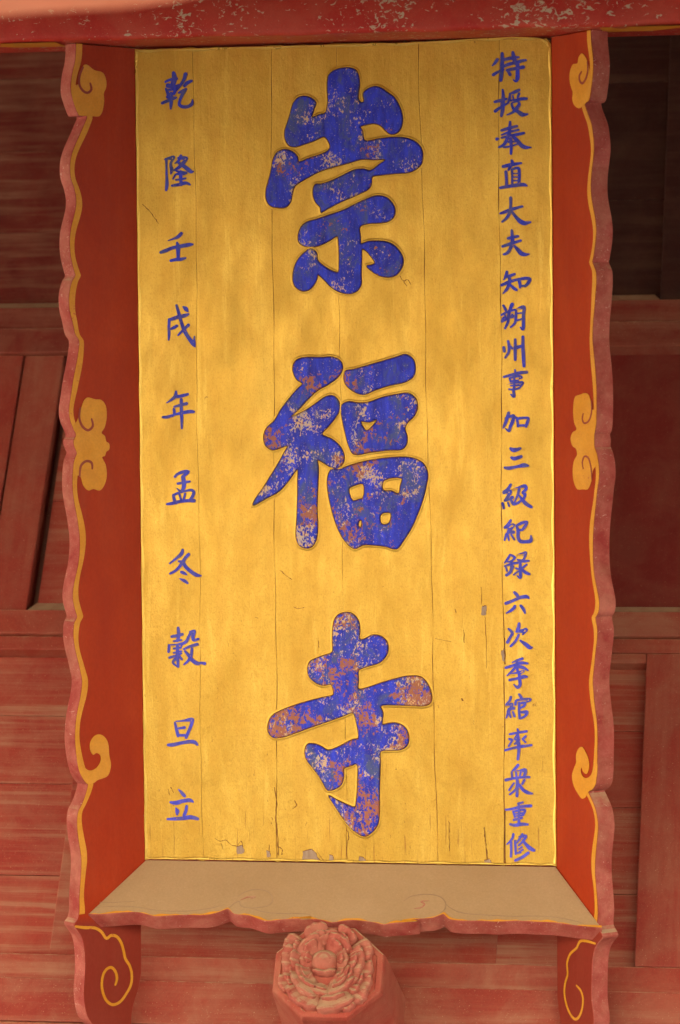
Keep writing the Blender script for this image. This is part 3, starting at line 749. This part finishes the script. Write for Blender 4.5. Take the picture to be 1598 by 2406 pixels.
SMALL = [
 # left column, read downwards
 (340, 160, "545,95,70 560,200,100 520,330,90|390,260,40 480,220,50 600,200,60|400,390,40 430,450,60 440,500,50|440,330,90 540,350,60 640,330,60|620,330,50 590,400,60 550,480,60|420,410,40 560,400,50|440,500,60 510,490,60|430,545,60 520,560,60 595,552,35|330,660,50 450,610,60 590,560,40|500,480,70 500,640,70 490,765,35|770,115,75 740,220,60 670,330,50 600,430,20|885,240,45 800,280,70 750,335,55|780,395,50 710,435,60 645,465,40|765,410,60 700,520,60 660,620,50 655,690,60 720,728,60 830,718,60 890,670,60 900,595,22"),
 (340, 160, "410,1730,50 410,1850,40 415,2050,50 420,2180,65 405,2290,50|390,1720,50 480,1690,60 550,1670,50 490,1800,50 510,1920,70 490,1990,25|680,1645,50 640,1740,50 570,1790,25|640,1690,55 740,1690,70 798,1695,45 720,1790,70 640,1870,60 550,1920,35|640,1780,50 760,1860,75 870,1945,70 915,1945,30|590,1930,30 690,1960,55 790,1960,30|680,1950,65 680,2080,65 690,2190,60|535,2085,30 595,1995,40 700,2000,45 790,1975,30|590,2100,40 690,2090,45 770,2070,38|515,2210,40 640,2190,60 780,2160,60 852,2190,35"),
 (340, 530, "690,150,65 630,210,62 540,250,36 440,283,12|300,505,50 400,470,70 520,420,60 700,385,70 840,360,70 905,352,35|610,320,40 630,400,85 630,500,70 630,640,60|490,660,50 580,640,60 700,630,60 770,610,35"),
 (340, 530, "450,1760,30 500,1760,60 620,1720,70 760,1690,70 820,1665,45|465,1780,55 455,1900,50 460,2050,50 450,2150,32|490,1945,40 560,1910,60 610,1885,50|600,1500,45 640,1640,60 690,1820,60 750,1980,70 830,2110,70 920,2230,80 945,2280,25|930,2230,60 935,2080,22|730,1530,40 775,1565,80 810,1610,40|825,1870,60 740,1950,50 630,2060,32"),
 (340, 900, "590,160,40 580,240,70 510,310,50 415,370,18|610,255,60 700,240,60 810,210,50|560,445,40 650,420,50 790,385,60|550,490,50 560,560,55 530,630,22|340,640,40 420,640,60 560,595,40 700,560,60 860,535,65 925,540,50|690,310,60 690,430,60 695,600,60 700,740,50 700,850,38"),
 (340, 900, "570,1760,50 620,1710,50 720,1670,60 800,1660,60 840,1660,25|820,1680,50 740,1740,60 710,1800,50|720,1760,70 740,1870,80 730,1970,70 690,2040,60 610,1980,18|620,1890,40 720,1870,50 850,1850,40|540,2110,50 560,2200,60 600,2260,40|540,2110,50 640,2060,40 760,2030,40 880,2010,50 925,2050,55 900,2130,60 850,2200,50|650,2080,40 690,2200,40|760,2080,40 730,2200,40|420,2275,40 520,2260,60 640,2230,60 800,2210,60 930,2210,70"),
 (340, 1280, "715,95,50 690,170,70 600,250,48 475,350,32|830,180,60 770,240,60 720,320,70 640,430,55 560,500,50 480,540,40|640,310,40 720,330,60 770,410,70 880,510,70 980,570,70 1060,580,30|690,510,50 740,530,60 790,560,28|660,635,18 740,670,60 810,720,38"),
 (340, 1280, "630,1560,50 640,1700,70 620,1800,60|510,1725,50 600,1710,60 710,1680,55|550,1810,40 620,1800,45 690,1790,36|450,2010,50 460,1900,50 452,1880,28|460,1890,40 600,1880,45 700,1860,45 690,1910,28|550,1950,40 680,1930,45|620,1900,60 620,2080,65 630,2290,46|550,2030,38 690,2000,36|470,2120,50 590,2080,45 690,2040,36|640,2080,50 700,2150,46|600,2130,60 530,2210,42 620,2290,28|880,1640,60 830,1720,50 790,1810,60 710,1860,50|860,1640,50 940,1620,50 910,1720,65 920,1790,55 1010,1770,46|740,1960,40 850,1910,50 990,1870,60|760,2000,40 830,2080,60 900,2170,70 1000,2230,70 1060,2220,45 1130,2230,60|890,1950,50 870,2100,60 810,2190,50 740,2250,28"),
 (340, 1660, "570,300,40 600,430,60 630,550,60|600,290,50 720,280,60 840,250,70 900,240,60 880,340,60 830,460,60 780,580,60|640,410,40 750,395,55|620,540,50 760,540,50|440,720,50 520,720,70 680,685,60 850,660,70 940,670,70 990,715,46"),
 (340, 1660, "640,1560,22 700,1620,60 750,1680,60|490,1800,45 590,1810,80 720,1775,70 850,1760,70 910,1790,36|590,1905,28 615,1970,80 610,2030,38|790,1870,50 780,1950,60 740,2050,60|430,2115,38 560,2110,60 720,2100,70 870,2080,80 1000,2110,56"),
 # right column, read downwards
 (1130, 110, "310,240,60 260,310,50 215,355,26|235,525,60 310,480,50 420,430,45|400,130,60 400,300,70 395,450,70 375,630,58|400,250,50 500,225,60 620,205,60 710,195,36|420,370,55 520,330,60 640,300,60 760,268,60 850,250,36|600,105,50 620,200,80 650,310,70|490,440,50 620,415,60 800,380,65|690,330,70 690,480,68 685,600,76 655,650,42 608,618,18|500,440,50 550,525,56"),
 (1130, 110, "410,810,40 420,930,60 410,1060,80 405,1200,70 385,1300,50|260,1035,45 360,1010,60 480,980,46|270,1210,60 370,1140,50 520,1050,36|720,810,50 640,850,60 560,880,38|550,880,40 540,970,50 510,1050,38|600,920,28 610,980,28|720,880,50 690,950,38|550,1010,38 660,1000,46 760,980,60 860,975,46|580,1060,28 700,1030,38 720,1080,60 670,1160,70 600,1230,48 490,1280,22|580,1080,46 610,1160,50 700,1220,70 780,1275,80 880,1265,26"),
 (1130, 110, "550,1410,40 545,1520,60 540,1650,50|390,1570,50 530,1530,60 680,1490,46|390,1655,32 540,1600,46 710,1560,40|300,1735,60 320,1730,50|390,1710,38 550,1670,46 720,1640,56 810,1620,46|530,1600,60 490,1740,66 430,1840,56 340,1890,36|600,1680,60 680,1760,70 770,1860,76 840,1890,66 950,1890,16|520,1790,38 650,1780,36|430,1890,36 560,1870,36 680,1830,32|560,1730,60 570,1860,56 565,2010,46"),
 (1130, 370, "580,60,50 590,110,60 520,230,46|420,170,60 560,140,70 760,105,36|470,270,60 480,400,50 480,540,60|585,240,46 590,370,38 590,520,46|580,230,40 700,200,56 722,340,56 712,510,56|590,300,26 720,300,26|590,368,26 720,368,26|590,440,26 720,430,26|370,570,50 500,545,60 680,520,66 800,510,66 860,530,36"),
 (1130, 370, "370,1050,40 460,1020,60 600,970,60 780,920,42|560,760,60 560,900,50 540,1040,60 480,1140,52 400,1210,38|590,1030,50 660,1120,60 740,1200,80 820,1235,80 930,1215,36"),
 (1130, 370, "510,1520,50 600,1500,60 700,1480,46|580,1370,45 590,1480,60 590,1600,70 550,1720,60 490,1800,56 430,1820,36|410,1670,50 560,1620,60 750,1560,42|630,1660,40 690,1730,70 770,1810,80 840,1825,60 910,1815,22"),
 (1130, 630, "490,70,50 470,150,60 425,220,18|490,160,50 560,140,56 635,110,46|390,320,50 500,270,60 620,230,50 720,205,46|535,170,60 535,280,60 490,390,60 415,475,22|560,320,40 610,370,60 670,410,50|710,210,56 735,300,56 735,370,36|720,210,50 860,190,60 920,210,60 880,290,60 830,340,46|740,335,42 830,330,42"),
 (1130, 630, "420,700,40 460,770,50 480,830,26|590,680,70 550,770,60 520,900,60 510,1010,50 455,1130,46|390,880,40 500,820,46 640,780,38|400,1000,56 430,930,46|420,990,46 520,940,46 600,900,66|590,870,36 600,920,46|440,850,36 470,930,36|660,790,40 660,900,50 640,1030,45 560,1110,32|660,790,32 740,740,46 810,730,56 800,880,60 800,1040,60 790,1150,52 740,1110,22|690,850,30 780,840,28|690,980,36 780,950,32"),
 (1130, 630, "430,1490,50 440,1560,56|510,1370,42 530,1470,56 520,1580,48 460,1680,42|560,1470,38 590,1510,46|645,1340,46 645,1500,60 645,1720,52|680,1490,66 750,1470,56|790,1290,52 790,1450,60 800,1650,65 810,1840,56"),
 (1130, 850, "430,285,42 600,240,56 720,210,60 860,195,56|640,150,28 650,240,46|540,310,38 560,370,36|540,310,32 700,270,46 770,290,46 720,320,26|560,370,42 700,350,36|500,435,32 650,400,42 790,390,46 740,470,36|530,515,32 630,520,38 730,490,42|560,450,26 720,440,36|620,240,38 630,400,46 615,550,48 620,650,60 560,610,22"),
 (1130, 850, "520,960,56 490,1070,60 440,1200,50 415,1250,18|460,1070,46 560,1030,60 620,1010,50 600,1110,66 550,1230,60 530,1300,50 460,1250,18|600,1020,46 680,1060,46|680,1060,46 700,1210,50|680,1070,50 800,1055,46 890,1060,46 870,1150,60 850,1220,46|700,1200,42 850,1195,46"),
 (1130, 850, "560,1630,50 620,1660,80 740,1630,46|575,1800,50 630,1820,70 760,1780,56|450,1990,46 520,2000,66 680,1970,50 820,1945,80 890,1955,36"),
 (1130, 1120, "560,150,50 510,230,56 430,290,56|430,310,46 560,270,56 500,380,56 450,450,42|470,440,56 590,390,66|410,500,50 430,590,46|510,490,38 530,550,36|570,440,46 610,510,56 700,490,46 780,420,46|560,260,36 700,210,46 830,175,66 850,230,56 790,300,56 830,330,56 800,420,46|720,230,46 690,350,46 630,480,30|720,350,32 770,420,56 850,510,70 950,570,52"),
 (1130, 1120, "560,820,46 510,900,56 450,950,46|450,960,46 540,930,56 620,900,56 540,1000,76 500,1080,46|510,1040,56 610,1040,66|480,1080,46 445,1190,36|510,1110,42 525,1190,32|570,1090,36 630,1180,36|690,910,46 770,870,56 870,850,42 830,930,56 770,1000,46 700,1000,36|670,920,40 700,1020,60 700,1140,60 740,1210,65 850,1220,60 940,1200,70 940,1110,30"),
 (1130, 1120, "550,1465,38 500,1550,46 445,1620,26|560,1470,38 640,1520,46 580,1580,36|500,1600,28 590,1590,36|450,1680,38 570,1640,46 720,1610,42|560,1590,46 580,1680,66 560,1780,56 480,1850,56|470,1700,36 490,1770,36|610,1690,36 580,1750,36|690,1480,46 780,1450,56 850,1420,36 810,1540,46 780,1580,46|690,1560,36 790,1580,46 900,1580,36|720,1600,36 850,1590,42|740,1600,46 740,1750,56 740,1900,52 680,1860,22|660,1720,36 720,1740,36|620,1840,36 700,1780,36|860,1650,36 770,1720,46|770,1740,46 840,1800,60 910,1830,46"),
 (1130, 1380, "630,95,50 690,160,60 700,200,38|470,300,60 600,250,55 740,190,60 860,175,65 900,200,36|640,350,50 610,400,60 480,485,26|750,345,50 800,410,60 830,480,36"),
 (1130, 1380, "520,780,40 590,860,55 550,940,50 500,1030,60|720,680,50 710,750,65 670,830,46|680,830,50 790,810,60 860,790,60 790,880,36|710,890,42 650,1010,50 560,1105,42|740,1000,36 840,1070,70 920,1130,70 960,1130,36"),
 (1130, 1380, "780,1340,50 690,1370,46 590,1410,22|470,1510,50 600,1470,50 760,1420,60 880,1430,36|680,1370,50 680,1500,60 690,1570,46|650,1500,46 580,1580,46 490,1660,22|720,1490,60 800,1510,60 890,1560,26|570,1640,42 700,1600,46 810,1570,36 740,1620,36|540,1740,50 690,1710,50 800,1680,70 870,1680,36|720,1600,50 730,1740,60 735,1830,60 690,1880,60 620,1825,22"),
 (1130, 1600, "565,300,46 540,370,46 480,440,46|480,470,46 590,430,46 560,510,56 510,570,56|520,530,46 620,510,56|520,570,56 480,690,32|530,600,46 560,680,36|600,580,36 630,660,46|720,250,42 760,310,56|650,440,46 660,380,46 700,350,36|670,360,42 800,340,46 930,350,56 860,390,36|720,410,46 720,550,46 730,700,46|720,420,36 830,410,46 810,470,46 730,510,36|730,590,36 870,580,56 830,660,46 740,700,46"),
 (1130, 1600, "690,905,36 710,970,46|540,1000,38 700,970,46 860,945,42|700,1000,46 640,1090,46 720,1100,46 640,1180,46|700,1040,56 700,1180,66|535,1090,42 590,1110,46|580,1130,36 525,1220,42|840,1040,46 790,1090,46|790,1100,36 840,1150,36|460,1300,42 600,1260,46 760,1230,56 950,1205,42|710,1170,66 715,1300,56 695,1470,46"),
 (1130, 1770, "700,220,52 650,280,52 590,330,26|580,350,32 590,460,46|590,350,32 720,330,42 840,310,56 810,440,52|660,350,36 670,460,36|750,350,36 730,440,36|470,500,56 600,470,46 760,450,46 910,445,46|680,470,56 690,560,56|620,560,36 530,690,36|820,500,46 780,570,46|690,560,66 660,670,46 545,770,36|690,600,46 680,800,52|730,600,56 800,690,60 890,740,60 970,755,30"),
 (1130, 1770, "790,920,36 700,945,42|470,1060,38 600,1040,46 760,1000,56 940,985,56|610,1090,42 640,1200,36|630,1090,36 780,1060,46 830,1070,46 790,1160,46|640,1140,26 790,1120,36|640,1180,26 770,1165,36|620,1250,46 770,1210,46|715,950,46 715,1150,46 715,1330,46|550,1330,42 630,1350,56 760,1330,66 880,1335,42"),
 (1130, 1770, "610,1520,46 590,1600,46 490,1710,26|565,1660,46 570,1800,46 565,1940,42|640,1640,36 650,1770,46 655,1890,42|655,1880,36 750,1860,32|780,1520,46 740,1590,46 670,1680,36|720,1570,36 850,1550,46 800,1640,46 710,1730,36|790,1630,46 840,1700,56 920,1780,76 1000,1820,56|770,1760,36 710,1800,26|790,1810,32 720,1850,26|890,1870,56 780,1950,56 650,2010,50"),
]
PXM = 0.00092                                  # metres of board per photo pixel
for ox, oy, s in SMALL:
    bm = bmesh.new(); um = bmesh.new()
    for k, st in enumerate(s.split('|')):
        pts = []
        for q in st.split():
            a, b_, w = (float(v) for v in q.split(','))
            x, y = hb2(a / 8 + ox, b_ / 8 + oy)
            pts.append((x, y, max(w * 1.0, 14) / 8 * PXM))
        h = 0.0011 + 0.00009 * k
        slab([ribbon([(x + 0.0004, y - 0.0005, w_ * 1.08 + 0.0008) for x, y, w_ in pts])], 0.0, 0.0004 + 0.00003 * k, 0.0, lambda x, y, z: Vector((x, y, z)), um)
        slab([ribbon(pts)], 0.0, h, 0.0, lambda x, y, z: Vector((x, y, z)), bm)
    bmesh.ops.recalc_face_normals(bm, faces=bm.faces)
    sc_ = link('small_character', to_mesh(bm), M_INK, plaque)
    bmesh.ops.recalc_face_normals(um, faces=um.faces)
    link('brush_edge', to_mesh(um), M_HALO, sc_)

# ---- flaked spots and cracks in the gilding
bm = bmesh.new()
for s in ("555,1990 568,1986 575,1998 570,2006 558,2008", "627,1998 634,2002 635,2014 628,2014", "712,2002 733,1995 742,2004 752,2022 711,2021",
          "774,2008 783,2012 784,2022 774,2022", "1132,1425 1143,1424 1143,1444 1131,1446", "845,2012 858,2018 862,2025 842,2025", "1177,1532 1184,1525 1186,1556 1181,1552",
          "1137,2022 1150,2018 1156,2028 1140,2030", "333,1905 337,1912 338,1918 334,1916"):
    p = [hb2(*q) for q in z_pts(s, 0, 0, 1)]
    n_ = len(p); rp = []
    for k in range(n_):
        (a, b_), (c_, d_) = p[k], p[(k + 1) % n_]
        for u in (0, 0.25, 0.5, 0.75): rp.append((a + (c_ - a) * u + random.uniform(-0.0011, 0.0011), b_ + (d_ - b_) * u + random.uniform(-0.0011, 0.0011)))
    slab([rp], 0.0003, 0.0010, 0.0, lambda x, y, z: Vector((x, y, z)), bm)
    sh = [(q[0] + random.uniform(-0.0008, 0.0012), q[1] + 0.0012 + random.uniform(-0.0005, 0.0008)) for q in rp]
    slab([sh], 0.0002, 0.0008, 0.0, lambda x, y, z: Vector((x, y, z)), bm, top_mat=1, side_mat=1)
bmesh.ops.recalc_face_normals(bm, faces=bm.faces)
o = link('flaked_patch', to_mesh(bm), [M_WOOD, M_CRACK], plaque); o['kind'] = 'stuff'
bm = bmesh.new()
def crack(s, w):
    p = [hb2(*q) for q in z_pts(s, 0, 0, 1)]
    k = len(p)
    P = cr([(a, b_, 0) for a, b_ in p], 5, False)
    P = [(q.x + random.uniform(-1, 1) * 0.0007, q.y + random.uniform(-1, 1) * 0.0004, w * PXM * random.uniform(0.25, 1.0)) for q in P]
    slab([ribbon(P)], 0.0003, 0.0009, 0.0, lambda x, y, z: Vector((x, y, z)), bm)
for s, w in (("1138,1945 1140,1970 1143,1995 1145,2025", 3.2), ("1055,1930 1056,1960 1056,2000", 1.6), ("940,648 948,660 958,657 965,668", 2.2), ("948,660 955,672", 1.8),
             ("1140,1450 1142,1500 1143,1570", 1.4), ("1131,1380 1132,1420", 1.5), ("645,1850 650,1880 648,1920 652,1960 654,2010", 2.6), ("655,1990 664,1996 662,2008", 2.4),
             ("335,480 352,496 362,510 372,524", 1.6), ("505,1970 518,1976 530,1974 544,1985 558,1988", 2.0), ("560,1985 566,1976 572,1990", 2.2), ("633,1985 632,2015", 1.6),
             ("815,1950 820,1965 815,1985 816,2018", 2.0), ("520,1980 524,1996", 1.6), ("750,2008 760,2022", 2.0), ("692,1880 697,1892 688,1900", 2.2), ("1022,1500 1060,1508", 1.2), ("1090,1480 1091,1510", 1.5),
             ("1186,1500 1187,1560", 3.0), ("1187,1900 1187,2034", 2.6), ("690,1425 700,1430 715,1427", 1.6), ("660,1340 672,1352 686,1362", 1.8), ("402,1850 408,1862", 2.2), ("396,1855 399,1868", 1.8), ("748,1505 749,1520", 2.4), ("600,1450 606,1452", 1.6), ("1070,1432 1072,1440", 2.5), ("1085,1642 1088,1646", 5)):
    crack(s, w)
bmesh.ops.recalc_face_normals(bm, faces=bm.faces)
o = link('crack', to_mesh(bm), M_CRACK, plaque); o['kind'] = 'stuff'

# ================================================================== CARVED DOOR PIN UNDER THE PLAQUE
FY = -0.062
hl, hr = hit(641, 2290, (0, FY, 0), (0, 1, 0)), hit(901, 2290, (0, FY, 0), (0, 1, 0))
ht, hbm = hit(776, 2176, (0, FY, 0), (0, 1, 0)), hit(762, 2393, (0, FY, 0), (0, 1, 0))
PCX, PCZ = (hl.x + hr.x) / 2, (ht.z + hbm.z) / 2
RW, RH = (hr.x - hl.x) / 2, (ht.z - hbm.z) / 2
pin = empty('door_pin', Matrix.Translation((PCX, FY, PCZ)))
tag(pin, 'octagonal wooden door pin carved with a red peony, directly under the middle of the plaque', 'door pin')
def octo(s):
    k = 1 / math.cos(math.pi / 8)
    return [(RW * s * k * math.cos(math.pi / 8 + i * math.pi / 4), RH * s * k * math.sin(math.pi / 8 + i * math.pi / 4)) for i in range(8)]
PF = lambda x, z, d: Vector((x, -d, z))
bm = bmesh.new()
rings = []
for s, d in ((1.10, -0.30), (1.04, -0.12), (1.0, -0.012), (0.975, -0.002), (0.955, 0.0), (0.87, 0.0), (0.85, -0.004)):
    rings.append([bm.verts.new(PF(x, z, d)) for x, z in octo(s)])
for a, b_ in zip(rings[:-1], rings[1:]):
    for i in range(8):
        j = (i + 1) % 8; bm.faces.new((a[i], a[j], b_[j], b_[i]))
bm.faces.new(rings[-1])
bmesh.ops.recalc_face_normals(bm, faces=bm.faces)
link('body', to_mesh(bm), paint('worn red pin paint', (0.36, 0.060, 0.036), (0.43, 0.10, 0.06), dust=0.35, dust_up=0.95, up0=0.1, up1=0.5, rough=0.75, scale=16, bump=0.4), pin)

def petal(px, py, w, h, rot, lift, cup, lobes, tiltz, dep):
    q = hit(px / 3.92 + 600, py / 3.92 + 1950, (0, FY, 0), (0, 1, 0))
    cx, cz = q.x - PCX, q.z - PCZ
    k = 0.00092 / 3.92
    cc = hit(650 / 3.92 + 600, 1235 / 3.92 + 1950, (0, FY, 0), (0, 1, 0))
    dx, dz = q.x - cc.x, q.z - cc.z
    bud = math.hypot(dx, dz) < 0.012
    bm = bmesh.new()
    if bud:
        nr, na = 6, 24; rows = []
        for i in range(1, nr + 1):
            r = i / nr
            rows.append([bm.verts.new(PF(cx + w * k * 0.56 * r * math.cos(2 * math.pi * j / na), cz + h * k * 0.66 * r * math.sin(2 * math.pi * j / na),
                         (lift * 0.85 * (1 - r ** 2.2 * 0.85) + (0.0016 * math.sin(r * 13 + 1.4 * math.sin(2 * math.pi * j / na))) if i < nr else -0.012))) for j in range(na)])
        c0 = bm.verts.new(PF(cx, cz, lift * 0.85))
        for j in range(na): bm.faces.new((c0, rows[0][j], rows[0][(j + 1) % na]))
        for a, b2 in zip(rows[:-1], rows[1:]):
            for j in range(na): bm.faces.new((a[j], b2[j], b2[(j + 1) % na], a[(j + 1) % na]))
    else:
        an = math.atan2(dz, dx) + rot * 0.35
        er, et = (math.cos(an), math.sin(an)), (-math.sin(an), math.cos(an))
        Wd, Ln = max(w, h) * k * 0.56, min(w, h) * k * 1.28
        nu, nw = 8, 13; rows = []
        for i in range(nu + 2):
            u = min(i, nu) / nu; row = []
            for j in range(nw):
                v = -1 + 2 * j / (nw - 1)
                tip = 1 - 0.42 * v * v + 0.05 * math.cos(lobes * math.pi * v + px)
                uu = (u - 0.5) * tip if u > 0.5 else (u - 0.5)
                ww = v * Wd * (0.58 + 0.42 * math.sin(math.pi * min(u, 0.62) / 1.24))
                d = lift * (0.22 + 0.95 * u ** 1.25) + lift * 0.30 * v * v * u - cup * lift * 0.35 * math.exp(-(v * v * 3 + (u - 0.5) ** 2 * 9))
                d += 0.0009 * math.sin(v * 9 + px) * u
                if u > 0.7: d -= lift * 0.34 * ((u - 0.7) / 0.3) ** 2
                d -= lift * 0.42 * max(0, abs(v) - 0.55) ** 1.5 / 0.3
                if i == nu + 1: uu += 0.03; d = -0.014
                row.append(bm.verts.new(PF(cx + er[0] * uu * Ln + et[0] * ww, cz + er[1] * uu * Ln + et[1] * ww, d)))
            rows.append(row)
        for a, b2 in zip(rows[:-1], rows[1:]):
            for j in range(nw - 1): bm.faces.new((a[j], b2[j], b2[j + 1], a[j + 1]))
        for j in (0, nw - 1):                       # close the flanks
            low = [bm.verts.new((r[j].co.x, 0.014, r[j].co.z)) for r in rows[:-1]]
            for a in range(len(low) - 1):
                bm.faces.new((rows[a][j], rows[a + 1][j], low[a + 1], low[a]))
    for f in bm.faces: f.smooth = True
    bmesh.ops.recalc_face_normals(bm, faces=bm.faces)
    link('petal', to_mesh(bm), M_PETAL, pin)
PET0 = [(640, 1210, 250, 200, 0.0, 0.030, 0.25, 2, 0.0, 0), (645, 1300, 190, 90, 0.0, 0.026, 0.5, 3, 0.1, 0),
       (575, 950, 200, 190, 0.3, 0.016, 0.2, 3, 0.0, 0), (665, 960, 90, 190, 0.5, 0.012, 0.1, 2, 0, 0), (845, 960, 190, 130, -0.4, 0.016, 0.3, 3, 0.0, 0),
       (520, 1075, 230, 160, 0.2, 0.022, 0.2, 3, 0.0, 0), (770, 1060, 220, 160, -0.2, 0.022, 0.25, 3, 0.0, 0),
       (1000, 1105, 190, 170, -0.5, 0.017, 0.3, 3, 0.0, 0), (350, 1045, 150, 180, 0.5, 0.016, 0.3, 3, 0, 0),
       (345, 1190, 240, 180, 0.2, 0.020, 0.2, 3, 0.0, 0), (480, 1190, 110, 170, 0.1, 0.016, 0.1, 2, 0, 0), (800, 1190, 110, 180, -0.1, 0.018, 0.2, 2, 0, 0),
       (940, 1215, 230, 150, -0.3, 0.021, 0.3, 3, 0, 0), (1030, 1290, 160, 120, -0.2, 0.015, 0.3, 2, 0, 0),
       (300, 1310, 170, 100, -0.3, 0.014, 0.4, 2, 0, 0), (445, 1330, 190, 110, 0.0, 0.020, 0.5, 3, 0.1, 0), (805, 1330, 170, 100, 0.0, 0.020, 0.5, 3, 0.1, 0),
       (920, 1340, 190, 110, 0.5, 0.016, 0.4, 2, 0, 0),
       (455, 1430, 270, 150, -0.2, 0.022, 0.6, 3, 0.12, 0), (790, 1440, 250, 140, 0.1, 0.022, 0.6, 3, 0.12, 0), (610, 1490, 90, 220, -0.6, 0.014, 0.2, 2, 0, 0),
       (270, 1420, 160, 120, -0.6, 0.013, 0.4, 2, 0, 0), (1020, 1430, 170, 110, 0.4, 0.016, 0.5, 3, 0.1, 0), (950, 1530, 160, 170, 0.4, 0.016, 0.3, 3, 0, 0),
       (390, 1530, 230, 150, -0.6, 0.017, 0.3, 3, 0, 0), (500, 1590, 170, 150, -0.3, 0.016, 0.3, 3, 0, 0), (740, 1600, 320, 180, 0.05, 0.021, 0.45, 3, 0.08, 0), (860, 1640, 120, 110, 0.3, 0.014, 0.2, 2, 0, 0)]
PET = []
for p in PET0:
    q = list(p)
    q[0] = 650 + (p[0] - 650) * 0.95; q[1] = 1240 + (p[1] - 1240) * 0.93 + 6
    q[2] *= 0.97; q[3] *= 0.92
    PET.append(tuple(q))
    if len(PET) > 2:
        r = list(q)
        r[0] = 650 + (q[0] - 650) * 0.86 + random.uniform(-14, 14); r[1] = 1240 + (q[1] - 1240) * 0.86 + random.uniform(-10, 10)
        r[2] *= 0.60; r[3] *= 0.58; r[4] += random.uniform(-0.5, 0.5); r[5] = q[5] * 1.15 + 0.001
        PET.append(tuple(r))
for p in PET: petal(*p)
